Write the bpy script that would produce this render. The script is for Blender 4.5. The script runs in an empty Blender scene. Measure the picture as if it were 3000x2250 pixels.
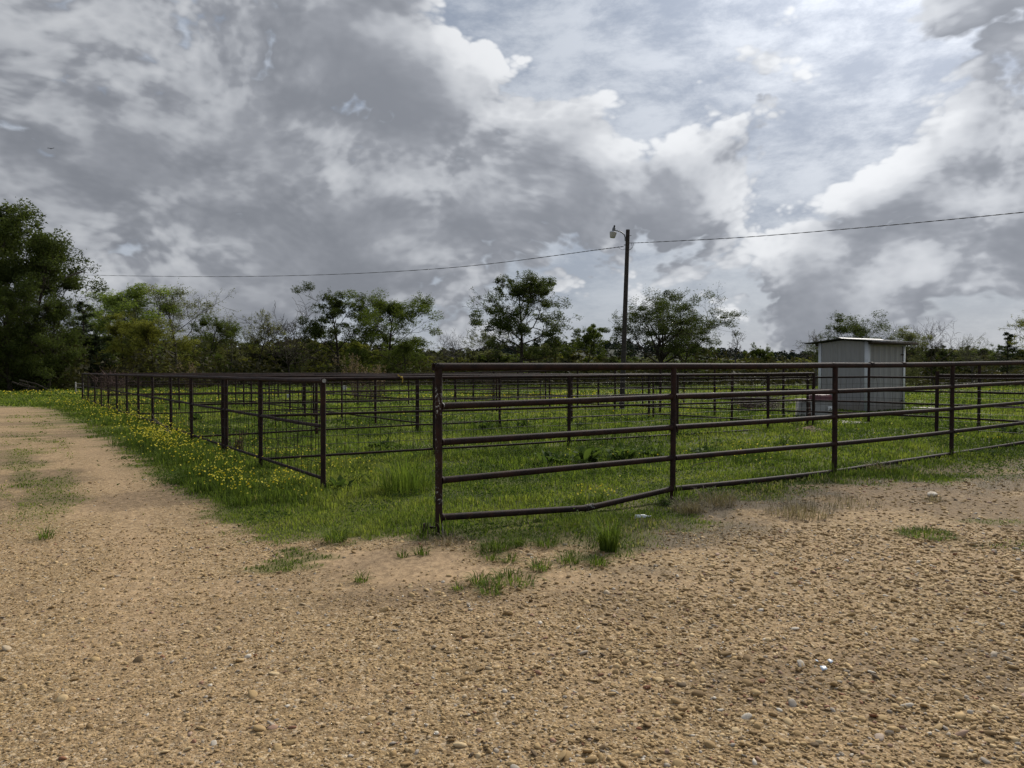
import bpy, math, random
import numpy as np
from mathutils import Vector, Matrix
R = math.radians
scene = bpy.context.scene
COL = scene.collection
rng = np.random.default_rng(11)
random.seed(5)

# ------------------------------------------------------------------ camera
CAMZ, FPX, HORIZ = 1.6, 2080.0, 1085.0          # photograph pixels (3000 x 2250)
PITCH = math.atan((1125.0 - HORIZ) / FPX)
cam_d = bpy.data.cameras.new('camera')
cam_d.sensor_width = 36.0
cam_d.lens = FPX / 3000.0 * 36.0
cam_d.clip_start, cam_d.clip_end = 0.05, 6000.0
cam = bpy.data.objects.new('camera', cam_d)
COL.objects.link(cam)
cam.location = (0, 0, CAMZ)
cam.rotation_euler = (R(90) - PITCH, 0, 0)
scene.camera = cam

# ------------------------------------------------------------------ exposure / renderer
vs = scene.view_settings
vs.view_transform = 'Standard'; vs.look = 'None'; vs.exposure = 0.92; vs.gamma = 1.0
vs.use_curve_mapping = False
scene.cycles.max_bounces = 6
scene.cycles.diffuse_bounces = 3
scene.cycles.transmission_bounces = 4
scene.cycles.transparent_max_bounces = 8
scene.cycles.use_denoising = True
scene.cycles.sample_clamp_indirect = 6.0

# ------------------------------------------------------------------ node helpers
class NT:
    def __init__(s, tree): s.t = tree
    def n(s, typ, **kw):
        nd = s.t.nodes.new(typ)
        for k, v in kw.items():
            if k.startswith('i_'): s.put(nd.inputs[k[2:].replace('_', ' ')], v)
            else: setattr(nd, k, v)
        return nd
    def put(s, sock, v):
        if hasattr(v, 'links') or isinstance(v, bpy.types.NodeSocket): s.t.links.new(v, sock)
        else: sock.default_value = v
    def m(s, op, a, b=None, c=None, clamp=False):
        nd = s.t.nodes.new('ShaderNodeMath'); nd.operation = op; nd.use_clamp = clamp
        for i, v in enumerate((a, b, c)):
            if v is not None: s.put(nd.inputs[i], v)
        return nd.outputs[0]
    def v(s, op, a, b=None, scale=None):
        nd = s.t.nodes.new('ShaderNodeVectorMath'); nd.operation = op
        s.put(nd.inputs[0], a)
        if b is not None: s.put(nd.inputs[1], b)
        if scale is not None: s.put(nd.inputs['Scale'], scale)
        return nd.outputs['Value'] if op in ('DISTANCE', 'LENGTH', 'DOT_PRODUCT') else nd.outputs[0]
    def rng(s, v, a, b, c, d, smooth=False):
        nd = s.t.nodes.new('ShaderNodeMapRange')
        if smooth: nd.interpolation_type = 'SMOOTHSTEP'
        for i, x in enumerate((v, a, b, c, d)): s.put(nd.inputs[i], x)
        return nd.outputs[0]
    def noise(s, vec, scale, detail=4, rough=0.55, dist=0.0, dims='3D'):
        nd = s.t.nodes.new('ShaderNodeTexNoise'); nd.noise_dimensions = dims
        s.put(nd.inputs['Vector'], vec)
        nd.inputs['Scale'].default_value = scale; nd.inputs['Detail'].default_value = detail
        nd.inputs['Roughness'].default_value = rough; nd.inputs['Distortion'].default_value = dist
        return nd
    def mix(s, f, a, b, blend='MIX'):
        nd = s.t.nodes.new('ShaderNodeMix'); nd.data_type = 'RGBA'; nd.blend_type = blend
        s.put(nd.inputs[0], f); s.put(nd.inputs[6], a); s.put(nd.inputs[7], b)
        return nd.outputs[2]
    def ramp(s, f, stops):
        nd = s.t.nodes.new('ShaderNodeValToRGB'); s.put(nd.inputs[0], f)
        el = nd.color_ramp.elements
        while len(el) < len(stops): el.new(0.5)
        for e, (p, c) in zip(el, stops):
            e.position = p; e.color = (*c, 1) if len(c) == 3 else c
        return nd.outputs[0]
def c4(c): return (c[0], c[1], c[2], 1.0)

# ------------------------------------------------------------------ sky: thin blue gaps, veil and cumulus, and the sun behind it
SUN_AZ, SUN_EL = R(31), R(36)
SKY = .66
sun_dir = Vector((math.sin(SUN_AZ) * math.cos(SUN_EL), math.cos(SUN_AZ) * math.cos(SUN_EL), math.sin(SUN_EL)))

def skydir(px, py):
    v = Vector(((px - 1500) / FPX, 1.0, (HORIZ - py) / FPX)); v.normalize(); return v

# cumulus masses: direction (written as photograph coordinates), angular radius, weight
BLOBS = [(60, 60, .40, .66), (560, 300, .34, .66), (1000, 130, .22, .55), (1270, 330, .18, .62), (1050, 560, .22, .56), (1500, 520, .20, .62),
         (1830, 520, .17, .62), (2080, 490, .13, .72), (200, 720, .30, .52), (620, 760, .20, .52), (1350, 800, .24, .48), (1900, 800, .20, .46), (300, 960, .3, .34), (1100, 960, .3, .36),
         (2980, 20, .17, .85), (3150, 260, .17, .7), (2740, 560, .14, .62), (2990, 570, .18, .72), (2430, 810, .17, .60), (2800, 850, .22, .58), (2300, 980, .3, .34),
         (2330, 130, .15, .42), (1700, 400, .10, .3)]

world = bpy.data.worlds.new('World'); scene.world = world; world.use_nodes = True
wt = world.node_tree; wt.nodes.clear()

def make_field(cheap):
    grp = bpy.data.node_groups.new('cloud_field', 'ShaderNodeTree')
    grp.interface.new_socket('Vector', in_out='INPUT', socket_type='NodeSocketVector')
    grp.interface.new_socket('Value', in_out='OUTPUT', socket_type='NodeSocketFloat')
    g = NT(grp)
    gi = g.n('NodeGroupInput'); go = g.n('NodeGroupOutput')
    d0 = gi.outputs[0]
    w1 = g.noise(d0, 4.0, 1.5, .5).outputs['Color']
    wv = g.v('SUBTRACT', w1, (.5, .5, .5))
    d1 = g.v('ADD', d0, g.v('SCALE', wv, scale=.16))
    acc = None
    for (px, py, r, wt_) in BLOBS:
        val = g.rng(g.v('DISTANCE', d1, tuple(skydir(px, py))), 0.0, r, wt_, 0.0, smooth=True)
        acc = val if acc is None else g.m('ADD', acc, val)
    acc = g.m('MINIMUM', acc, 0.95)
    dz = g.v('MULTIPLY', g.v('ADD', d0, g.v('SCALE', wv, scale=.03)), (1, 1, 1.7))
    nA = g.noise(dz, 5.0, 2 if cheap else 7, .54).outputs[0]
    nB = g.noise(dz, 2.2, 1, .5).outputs[0]
    f = g.m('MULTIPLY_ADD', g.m('SUBTRACT', nA, .5), 1.6, acc)
    f = g.m('MULTIPLY_ADD', g.m('SUBTRACT', nB, .5), .7, f)
    if cheap:
        grp.links.new(g.m('SUBTRACT', f, .22), go.inputs[0]); return grp
    vor = g.n('ShaderNodeTexVoronoi', feature='F1')
    g.put(vor.inputs['Vector'], g.v('ADD', dz, g.v('SCALE', wv, scale=.12)))
    vor.inputs['Scale'].default_value = 11.0; vor.inputs['Detail'].default_value = 2.0
    vor.inputs['Roughness'].default_value = .62; vor.inputs['Lacunarity'].default_value = 2.6
    f = g.m('MULTIPLY_ADD', g.m('SUBTRACT', .45, vor.outputs['Distance']), .52, f)
    grp.links.new(g.m('SUBTRACT', f, .22), go.inputs[0])
    return grp
FIELD, FIELD_S = make_field(False), make_field(True)

w = NT(wt)
tc = w.n('ShaderNodeTexCoord')
dirv = w.v('NORMALIZE', tc.outputs['Generated'])
def field(vec, grp=None):
    nd = w.n('ShaderNodeGroup'); nd.node_tree = grp or FIELD; w.put(nd.inputs[0], vec); return nd.outputs[0]
f0 = field(dirv)
tow = w.v('SCALE', w.v('SUBTRACT', tuple(sun_dir), dirv), scale=.04)
f1 = field(w.v('NORMALIZE', w.v('ADD', w.v('ADD', dirv, tow), (0, 0, .02))))
sdot = w.m('MAXIMUM', w.v('DOT_PRODUCT', dirv, tuple(sun_dir)), 0.0)
glow = w.m('POWER', sdot, 26.0)
glow2 = w.m('POWER', sdot, 5.0)
# cumulus light: how much cloud lies towards the sun and above
fs = field(w.v('NORMALIZE', w.v('ADD', dirv, w.v('SCALE', w.v('SUBTRACT', tuple(sun_dir), dirv), scale=.11))), FIELD_S)
big = w.noise(dirv, 6.2, 4, .55).outputs[0]
rimw = w.rng(f0, 0.0, .7, 2.6, .8, True)
lowel = w.rng(w.v('DOT_PRODUCT', dirv, (0, 0, 1)), .0, .30, .20, 0.0, True)
depth = w.m('MULTIPLY_ADD', fs, 1.15, w.m('MULTIPLY', w.m('SUBTRACT', big, .5), 3.3))
depth = w.m('SUBTRACT', w.m('MULTIPLY_ADD', w.m('SUBTRACT', f1, f0), rimw, depth), lowel)
lit = w.m('DIVIDE', 1.0, w.m('ADD', 1.0, w.m('EXPONENT', w.m('MULTIPLY', w.m('SUBTRACT', depth, .47), 2.7))))
cum = w.ramp(lit, [(0, (.185, .198, .225)), (.35, (.25, .264, .294)), (.65, (.37, .386, .416)), (.88, (.465, .48, .506)), (1.0, (.59, .603, .622))])
cum = w.v('SCALE', cum, scale=w.m('MULTIPLY_ADD', glow2, .50, .90))
alpha = w.rng(f0, -.06, .13, 0.0, 1.0, smooth=True)
# veil of high cloud
dzs = w.v('MULTIPLY', dirv, (1.0, 1.0, 2.4))
vn = w.noise(dzs, 7.0, 8, .66, .15).outputs[0]
veil = w.mix(w.rng(vn, .36, .64, 0, 1, True), c4((.235, .275, .345)), c4((.44, .475, .53)))
veil = w.mix(w.rng(w.v('DOT_PRODUCT', dirv, (0, 0, 1)), .02, .26, .6, 0.0, True), veil, c4((.33, .365, .415)))
veil = w.v('SCALE', veil, scale=w.m('ADD', w.m('MULTIPLY_ADD', glow, 1.1, .92), w.m('MULTIPLY', glow2, .16)))
sky = w.n('ShaderNodeTexSky', sky_type='NISHITA', sun_disc=False, sun_elevation=SUN_EL, sun_rotation=SUN_AZ, air_density=1.0, dust_density=2.0)
bg_s = w.n('ShaderNodeBackground'); w.put(bg_s.inputs[0], sky.outputs[0]); bg_s.inputs[1].default_value = .05
bg_v = w.n('ShaderNodeBackground'); w.put(bg_v.inputs[0], veil); bg_v.inputs[1].default_value = SKY
bg_c = w.n('ShaderNodeBackground'); w.put(bg_c.inputs[0], cum); bg_c.inputs[1].default_value = SKY
mx1 = w.n('ShaderNodeMixShader'); mx1.inputs[0].default_value = .93
wt.links.new(bg_s.outputs[0], mx1.inputs[1]); wt.links.new(bg_v.outputs[0], mx1.inputs[2])
mx2 = w.n('ShaderNodeMixShader'); w.put(mx2.inputs[0], alpha)
wt.links.new(mx1.outputs[0], mx2.inputs[1]); wt.links.new(bg_c.outputs[0], mx2.inputs[2])
wo = w.n('ShaderNodeOutputWorld'); wt.links.new(mx2.outputs[0], wo.inputs[0])
world.cycles.sampling_method = 'MANUAL'; world.cycles.sample_map_resolution = 512

sun_d = bpy.data.lights.new('sun', 'SUN'); sun_d.energy = 2.3; sun_d.angle = R(18); sun_d.color = (1.0, .95, .87)
sun = bpy.data.objects.new('sun', sun_d); COL.objects.link(sun)
sun.rotation_euler = (-sun_dir).to_track_quat('-Z', 'Y').to_euler()
sun.location = (30, 50, 60)

# ------------------------------------------------------------------ mesh helpers
def link(o, parent=None):
    COL.objects.link(o)
    if parent is not None: o.parent = parent
    return o
def tag(o, label=None, cat=None, group=None, kind=None):
    if label: o['label'] = label
    if cat: o['category'] = cat
    if group: o['group'] = group
    if kind: o['kind'] = kind
    return o
def empty(name, loc=(0, 0, 0), rz=0.0):
    o = bpy.data.objects.new(name, None); o.location = loc; o.rotation_euler = (0, 0, rz)
    o.empty_display_size = .2
    return link(o)

class Acc:
    """collects vertices / triangles / quads and a per-vertex colour variation value"""
    def __init__(s): s.V = []; s.T = []; s.Q = []; s.A = []; s.n = 0
    def add(s, V, T=None, Q=None, a=0.5):
        V = np.asarray(V, float).reshape(-1, 3)
        if T is not None and len(T): s.T.append(np.asarray(T, np.int64).reshape(-1, 3) + s.n)
        if Q is not None and len(Q): s.Q.append(np.asarray(Q, np.int64).reshape(-1, 4) + s.n)
        s.V.append(V); s.A.append(np.broadcast_to(np.asarray(a, float), (len(V),)) if np.ndim(a) < 2 else a)
        s.n += len(V); return s
    def box(s, lo, hi, a=.5):
        x0, y0, z0 = lo; x1, y1, z1 = hi
        V = [(x0, y0, z0), (x1, y0, z0), (x1, y1, z0), (x0, y1, z0), (x0, y0, z1), (x1, y0, z1), (x1, y1, z1), (x0, y1, z1)]
        return s.add(V, Q=[(0, 3, 2, 1), (4, 5, 6, 7), (0, 1, 5, 4), (1, 2, 6, 5), (2, 3, 7, 6), (3, 0, 4, 7)], a=a)
    def tube(s, P, rad, k=8, cap=True, a=.5):
        P = np.asarray(P, float); n = len(P)
        rad = np.broadcast_to(np.asarray(rad, float), (n,))
        T = np.gradient(P, axis=0); T /= np.linalg.norm(T, axis=1)[:, None] + 1e-9
        ref = np.array((1.0, .13, 0)) if abs(T[:, 2]).mean() > .7 else np.array((0, 0, 1.0))
        N = np.cross(T, ref); N /= np.linalg.norm(N, axis=1)[:, None] + 1e-9
        B = np.cross(T, N)
        an = np.arange(k) * 2 * math.pi / k
        V = P[:, None, :] + rad[:, None, None] * (np.cos(an)[None, :, None] * N[:, None, :] + np.sin(an)[None, :, None] * B[:, None, :])
        i = np.arange(n - 1)[:, None] * k; j = np.arange(k)[None, :]; j2 = (j + 1) % k
        Q = np.stack([i + j, i + j2, i + k + j2, i + k + j], -1).reshape(-1, 4)
        base = s.n
        s.add(V.reshape(-1, 3), Q=Q, a=a)
        if cap and k > 2:
            for e, rev in ((0, False), (n - 1, True)):
                ring = V[e]; c = P[e]
                t = [(0, 1 + (q + 1) % k, 1 + q) if rev else (0, 1 + q, 1 + (q + 1) % k) for q in range(k)]
                s.add(np.vstack([c[None], ring]), T=t, a=a)
        return s
    def mesh(s, name, smooth=False):
        me = bpy.data.meshes.new(name)
        V = np.concatenate(s.V) if s.V else np.zeros((0, 3))
        T = np.concatenate(s.T) if s.T else np.zeros((0, 3), int)
        Q = np.concatenate(s.Q) if s.Q else np.zeros((0, 4), int)
        me.vertices.add(len(V)); me.vertices.foreach_set('co', V.astype(np.float32).ravel())
        L = np.concatenate([T.ravel(), Q.ravel()]).astype(np.int32)
        me.loops.add(len(L)); me.loops.foreach_set('vertex_index', L)
        st = np.concatenate([np.arange(len(T)) * 3, len(T) * 3 + np.arange(len(Q)) * 4]).astype(np.int32)
        me.polygons.add(len(st)); me.polygons.foreach_set('loop_start', st)
        try: me.polygons.foreach_set('loop_total', np.concatenate([np.full(len(T), 3), np.full(len(Q), 4)]).astype(np.int32))
        except Exception: pass
        if smooth: me.polygons.foreach_set('use_smooth', np.ones(len(st), bool))
        at = me.attributes.new('var', 'FLOAT', 'POINT')
        at.data.foreach_set('value', np.concatenate(s.A).astype(np.float32) if s.A else np.zeros(0, np.float32))
        me.update(calc_edges=True); me.validate()
        return me
def obj(name, acc, mat, parent=None, smooth=False):
    me = acc.mesh(name, smooth) if isinstance(acc, Acc) else acc
    if mat is not None and not me.materials: me.materials.append(mat)
    return link(bpy.data.objects.new(name, me), parent)

# ------------------------------------------------------------------ numpy noise
def _hash(i, j, s):
    n = (i * 374761393 + j * 668265263 + s * 1442695041) & 0xffffffff
    n = ((n ^ (n >> 13)) * 1274126177) & 0xffffffff
    return ((n ^ (n >> 16)) & 0xffff) / 65535.0
def vnoise(x, y, s=0):
    x = np.asarray(x, float); y = np.asarray(y, float)
    i = np.floor(x).astype(np.int64); j = np.floor(y).astype(np.int64)
    u = x - i; v = y - j; u = u * u * (3 - 2 * u); v = v * v * (3 - 2 * v)
    return (_hash(i, j, s) * (1 - u) + _hash(i + 1, j, s) * u) * (1 - v) + (_hash(i, j + 1, s) * (1 - u) + _hash(i + 1, j + 1, s) * u) * v
def fbm(x, y, s=0, o=4):
    t = 0; a = .5; k = 1.0; z = 0
    for q in range(o): t = t + a * vnoise(x * k, y * k, s + q * 17); z += a; a *= .5; k *= 2.03
    return t / z
def sstep(x, a, b):
    t = np.clip((x - a) / (b - a), 0, 1); return t * t * (3 - 2 * t)

# ------------------------------------------------------------------ lie of the land
def hz(x, y):
    x = np.asarray(x, float); y = np.asarray(y, float)
    z = .17 * np.exp(-((x - 8) ** 2 / 60 + (y - 17) ** 2 / 60))
    z = z + .05 * (fbm(x * .35, y * .35, 3, 3) - .5) * sstep(y, 4, 9)
    z = z + .022 * (fbm(x * 1.6, y * 1.6, 9, 2) - .5)
    return z
def hz1(x, y): return float(hz(x, y))
def ray(px, py):
    """point on the photograph -> direction with y component 1"""
    s, c = math.sin(PITCH), math.cos(PITCH)
    a, b = (px - 1500) / FPX, (1125.0 - py) / FPX
    d = np.array((a, c + b * s, -s + b * c)); return d / d[1]
def at(px, py, Y):
    d = ray(px, py); return np.array((d[0] * Y, Y, CAMZ + d[2] * Y))
def ground(px, py):
    d = ray(px, py); Y = 10.0
    for _ in range(40):
        Y = .5 * Y + .5 * min(max((hz1(d[0] * Y, Y) - CAMZ) / d[2], .5), 400.0)
    return np.array((d[0] * Y, Y, hz1(d[0] * Y, Y)))

# gravel / grass boundary, laid on the ground (from left round to the right)
EDGE_PX = [(-60, 1191), (80, 1192), (150, 1204), (185, 1226), (260, 1270), (340, 1325), (420, 1385), (475, 1440), (545, 1487), (600, 1525),
           (680, 1558), (760, 1588), (850, 1590), (930, 1572), (1000, 1600), (1090, 1596), (1180, 1610), (1290, 1596), (1440, 1607), (1560, 1590), (1640, 1602),
           (1740, 1640), (1840, 1630), (1900, 1580), (2010, 1548), (2130, 1530), (2090, 1490), (2180, 1470), (2300, 1470), (2400, 1440),
           (2520, 1432), (2600, 1440), (2680, 1422), (2800, 1425), (2900, 1402), (3060, 1385)]
EDGE = np.array([ground(*p)[:2] for p in EDGE_PX])
POLY = np.vstack([[(-90, 40)], EDGE, [(30, 24), (60, 40), (4000, 40), (4000, 4000), (-4000, 4000), (-4000, 40)]])
def inpoly(x, y, P):
    c = np.zeros(np.shape(x), bool)
    for i in range(len(P)):
        x0, y0 = P[i]; x1, y1 = P[i - 1]
        t = ((y0 > y) != (y1 > y)) & (x < (x1 - x0) * (y - y0) / (y1 - y0 + 1e-12) + x0)
        c ^= t
    return c
def edge_dist(x, y):
    """signed distance to the gravel edge, positive on the grass"""
    d = np.full(np.shape(x), 1e9)
    P = np.vstack([[(-90, 40)], EDGE, [(30, 24)]])
    for i in range(len(P) - 1):
        a, b = P[i], P[i + 1]; ab = b - a
        t = np.clip(((x - a[0]) * ab[0] + (y - a[1]) * ab[1]) / (ab @ ab), 0, 1)
        d = np.minimum(d, np.hypot(x - a[0] - t * ab[0], y - a[1] - t * ab[1]))
    return np.where(inpoly(x, y, POLY), d, -d)
# grass islands in the gravel: pixel, radii (m), strength
ISL = [(830, 1648, .20, .14, .85), (890, 1625, .22, .12, .75), (950, 1632, .20, .10, .75), (790, 1668, .24, .10, .75), (860, 1612, .16, .10, .7), (900, 1660, .14, .08, .5), (2720, 1560, .33, .09, .9), (2930, 1530, .5, .16, .4), (2960, 1600, .45, .2, .3)]
ISLW = [(ground(a, b)[:2], rx, ry, s) for a, b, rx, ry, s in ISL]
RUT = [ground(a, b)[:2] for a, b in [(60, 1250), (75, 1330), (100, 1400), (120, 1480)]]
def grass_cover(x, y):
    sd = edge_dist(x, y)
    n = fbm(x * 1.7, y * 1.7, 21, 4) - .5
    n2 = fbm(x * 6, y * 6, 33, 3) - .5
    c = sstep(sd + n * .95 + n2 * .55, -.16, .36)
    thin = sstep(fbm(x * .9, y * .9, 41, 3), .40, .60) * sstep(x, -.5, 1.0) * (1 - sstep(sd, .55, 1.3))      # bare and strawy strip by the near fence
    c = c * (1 - .7 * thin)
    for (p, rx, ry, s) in ISLW:
        q = ((x - p[0]) / rx) ** 2 + ((y - p[1]) / ry) ** 2
        c = np.maximum(c, s * (1 - sstep(q + n * 1.6 + n2 * 1.4, .35, 1.1)))
    # sparse strip between the wheel tracks of the drive
    cx = np.interp(y, [6.5, 8, 10, 14, 20, 28], [-4.55, -5.4, -6.65, -9.4, -13.5, -19.2])
    w = np.interp(y, [6.5, 9, 14, 28], [.3, .6, .75, 1.0])
    strip = (1 - sstep(abs(x - cx + .5 * n) / w, .5, 1.15)) * sstep(y, 6.6, 8.6) * (1 - sstep(y, 22, 29))
    c = np.maximum(c, .48 * strip * sstep(fbm((x * .8115 + y * .5843) * 3.6, (y * .8115 - x * .5843) * .9, 55, 4), .42, .60))
    return np.clip(c, 0, 1)

def lane_sand(x, y):
    """how worn and sandy the drive is: the lane to the left, with its wheel tracks"""
    cx = np.interp(y, [2.5, 4.5, 6.5, 8, 10, 14, 20, 28], [-3.0, -3.6, -4.55, -5.4, -6.65, -9.4, -13.5, -19.2]); n = fbm(x * 1.1, y * .7, 71, 4) - .5
    d = abs(x - cx + .35 * n); tr = np.exp(-((d - 1.15) / .30) ** 2)
    lane = 1 - sstep(d, 1.4, 2.4)
    return np.clip(.12 * lane + .42 * tr * (1 - sstep(d, 1.7, 2.1)) + .2 * n, 0, .6) * sstep(y, 3.0, 5.5)

# ------------------------------------------------------------------ materials
def newmat(name):
    m = bpy.data.materials.new(name); m.use_nodes = True
    t = NT(m.node_tree); m.node_tree.nodes.clear()
    out = t.n('ShaderNodeOutputMaterial')
    return m, t, out
def principled(t, out, color, rough=.8, spec=.3, bump=None, bstr=.3, bdist=.01, metallic=0.0):
    p = t.n('ShaderNodeBsdfPrincipled')
    t.put(p.inputs['Base Color'], color if not isinstance(color, tuple) else c4(color))
    t.put(p.inputs['Roughness'], rough); t.put(p.inputs['Specular IOR Level'], spec); t.put(p.inputs['Metallic'], metallic)
    if bump is not None:
        b = t.n('ShaderNodeBump'); t.put(b.inputs['Height'], bump); b.inputs['Strength'].default_value = bstr; b.inputs['Distance'].default_value = bdist
        t.t.links.new(b.outputs[0], p.inputs['Normal'])
    t.t.links.new(p.outputs[0], out.inputs[0])
    return p
def attr(t, name):
    return t.n('ShaderNodeAttribute', attribute_name=name).outputs['Fac']
def wpos(t): return t.n('ShaderNodeNewGeometry').outputs['Position']

def flat_mat(name, col, col2=None, rough=.8, scale=6.0, spec=.3, metallic=0.0, bstr=.15, bdist=.01, detail=5):
    m, t, out = newmat(name)
    p = wpos(t); nz = t.noise(p, scale, detail, .6).outputs[0]
    c = t.mix(t.rng(nz, .35, .65, 0, 1, True), c4(col), c4(col2 or tuple(x * .75 for x in col)))
    principled(t, out, c, rough, spec, nz, bstr, bdist, metallic)
    return m

def leaf_mat(name, stops, trans=.35, rough=.55, tcol=1.25):
    """two-sided leaf: colour by the leaf's own variation"""
    m, t, out = newmat(name)
    c = t.ramp(attr(t, 'var'), stops)
    p = t.n('ShaderNodeBsdfPrincipled'); t.put(p.inputs['Base Color'], c); p.inputs['Roughness'].default_value = max(rough, .7); p.inputs['Specular IOR Level'].default_value = .06
    tr = t.n('ShaderNodeBsdfTranslucent')
    t.put(tr.inputs[0], t.mix(1.0, c, c4((tcol, tcol * 1.02, tcol * .6)), 'MULTIPLY'))
    mx = t.n('ShaderNodeMixShader'); mx.inputs[0].default_value = trans
    t.t.links.new(p.outputs[0], mx.inputs[1]); t.t.links.new(tr.outputs[0], mx.inputs[2]); t.t.links.new(mx.outputs[0], out.inputs[0])
    return m

# ---- ground: soil under the grass, gravel, sand, straw
def ground_mat():
    m, t, out = newmat('ground_surface')
    p = wpos(t); gr = attr(t, 'grassy'); sandy = attr(t, 'sandy'); dry = attr(t, 'dry'); fl = attr(t, 'flower'); gap_shade = attr(t, 'gap_shade')
    # gravel: three sizes of stones
    def cells(scale, seed):
        v = t.n('ShaderNodeTexVoronoi', feature='F1'); v.inputs['Scale'].default_value = scale
        t.put(v.inputs['Vector'], t.v('ADD', t.v('MULTIPLY', p, (1, 1, 0)), (seed, seed * .7, 0))); v.inputs['Randomness'].default_value = 1.0
        return v
    v1, v2 = cells(52.0, 0.0), cells(115.0, 3.3)
    def stonecol(v):
        r = t.n('ShaderNodeSeparateColor'); t.put(r.inputs[0], v.outputs['Color'])
        return t.ramp(r.outputs[0], [(0, (.10, .062, .030)), (.3, (.22, .143, .067)), (.6, (.345, .232, .112)), (.85, (.46, .332, .178)), (1.0, (.60, .495, .36))])
    near = t.mix(.5, stonecol(v1), stonecol(v2))
    sand_c = t.mix(t.noise(p, 9.0, 6, .65).outputs[0], c4((.36, .238, .130)), c4((.48, .336, .20)))
    patch = t.noise(p, .8, 5, .6).outputs[0]
    grav = t.mix(t.rng(patch, .38, .68, .0, .38, True), near, sand_c)
    grav = t.mix(t.m('MULTIPLY', sandy, .9), grav, sand_c)
    dirt = t.mix(t.noise(p, 14.0, 6, .7).outputs[0], c4((.10, .068, .04)), c4((.205, .145, .092)))  # dark brown that stands for shade between the stones
    grav = t.mix(t.m('MULTIPLY', gap_shade, .7), grav, dirt)
    straw = t.mix(t.noise(p, 30.0, 4, .7).outputs[0], c4((.085, .066, .044)), c4((.22, .175, .12)))
    spk = t.noise(t.v('MULTIPLY', p, (1, .7, 1)), 17.0, 7, .8).outputs[0]
    spv = t.rng(spk, .36, .64, .62, 1.18, True)
    grav = t.v('SCALE', grav, scale=spv)
    grav = t.mix(dry, grav, straw)
    # grass floor
    g1 = t.mix(t.rng(t.noise(p, 1.3, 6, .65).outputs[0], .35, .65, 0, 1, True), c4((.035, .052, .010)), c4((.085, .115, .022)))
    g2 = t.mix(t.rng(t.noise(t.v('MULTIPLY', p, (1, 2.2, 1)), .22, 5, .6).outputs[0], .4, .62, 0, 1, True), g1, c4((.135, .155, .032)))
    g3 = t.mix(t.m('MULTIPLY', fl, t.rng(t.noise(p, 2.6, 5, .7).outputs[0], .46, .62, 0, .75, True)), g2, c4((.33, .27, .02)))
    soil = t.mix(.35, g3, c4((.05, .038, .02)))
    far = t.rng(t.n('ShaderNodeSeparateXYZ', i_Vector=p).outputs[1], 12, 30, 0, 1, True)
    gcol = t.mix(far, soil, g3)
    col = t.mix(gr, grav, gcol)
    fine = t.noise(p, 160.0, 3, .6).outputs[0]
    hgt = t.m('ADD', t.m('MULTIPLY', t.m('SUBTRACT', 1.0, v1.outputs['Distance']), .8), t.m('MULTIPLY', t.m('SUBTRACT', 1.0, v2.outputs['Distance']), .45))
    hgt = t.m('ADD', t.m('MULTIPLY', hgt, t.m('SUBTRACT', 1.0, t.m('MULTIPLY', sandy, .75))), t.m('MULTIPLY', fine, .25))
    lump = t.m('MULTIPLY', t.noise(p, 5.0, 6, .65).outputs[0], 2.0)
    hgt = t.m('ADD', hgt, t.m('MULTIPLY', lump, gr))
    principled(t, out, col, .92, .12, hgt, .6, .014)
    return m
M_GROUND = ground_mat()

def graded(a, b, step, lo, hi, grow):
    core = list(np.arange(a, b + 1e-6, step)); s = step; x = a
    L = []
    while x > lo: s *= grow; x -= s; L.append(x)
    s = step; x = b; H = []
    while x < hi: s *= grow; x += s; H.append(x)
    return np.array(L[::-1] + core + H)
gx = graded(-7.0, 10.0, .11, -2600, 2600, 1.085)
gy = graded(2.3, 12.5, .095, -900, 3200, 1.06)
GX, GY = np.meshgrid(gx, gy)
GZ = hz(GX, GY)
# the far country falls away a touch, then the wooded ridge
cov = grass_cover(GX, GY)
sd = edge_dist(GX, GY)
FLW = [(ground(a, b)[:2], rx, ry, s) for a, b, rx, ry, s in
       [(300, 1156, 14, 5, 1.0), (60, 1157, 8, 4, 1.0), (600, 1157, 8, 4, .6), (1500, 1168, 5.0, 2.2, 1.0), (1750, 1160, 5, 2, .5), (2250, 1150, 9, 3, .55), (2380, 1158, 4, 2, .8), (2850, 1150, 10, 5, .5), (560, 1180, 4, 3, .6), (1050, 1170, 5, 3, .45)]]
def flower_amt(x, y):
    r = np.zeros(np.shape(x))
    for (p, rx, ry, s) in FLW:
        q = ((x - p[0]) / rx) ** 2 + ((y - p[1]) / ry) ** 2
        r = np.maximum(r, s * (1 - sstep(q, .3, 1.1)))
    return r
SAND = [(ground(a, b)[:2], rx, ry, s) for a, b, rx, ry, s in [(1080, 1640, .9, .32, 1.0), (1300, 1680, 1.1, .30, .9), (1560, 1690, 1.0, .22, .6), (980, 1720, .9, .25, .5), (1800, 1720, .8, .2, .4), (340, 1480, .5, 1.2, .5), (190, 1330, .35, 2.2, .55)]]
sandy = np.zeros(GX.shape)
nn = fbm(GX * 1.4, GY * 1.4, 77, 4) - .5
for (p, rx, ry, s) in SAND:
    q = ((GX - p[0]) / rx) ** 2 + ((GY - p[1]) / ry) ** 2
    sandy = np.maximum(sandy, s * (1 - sstep(q + nn * 2.0, .2, 1.3)))
sandy = np.maximum(sandy, lane_sand(GX, GY))
dry = sstep(fbm(GX * 1.5, GY * 1.5, 91, 4), .34, .52) * sstep(GX, 0.0, 1.6) * sstep(sd, -.95, -.1) * (1 - sstep(sd, .4, 1.0))
dry = np.maximum(dry, .8 * np.exp(-((GX + .5) ** 2 / .5 + (GY - 6.75) ** 2 / .05)))
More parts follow.
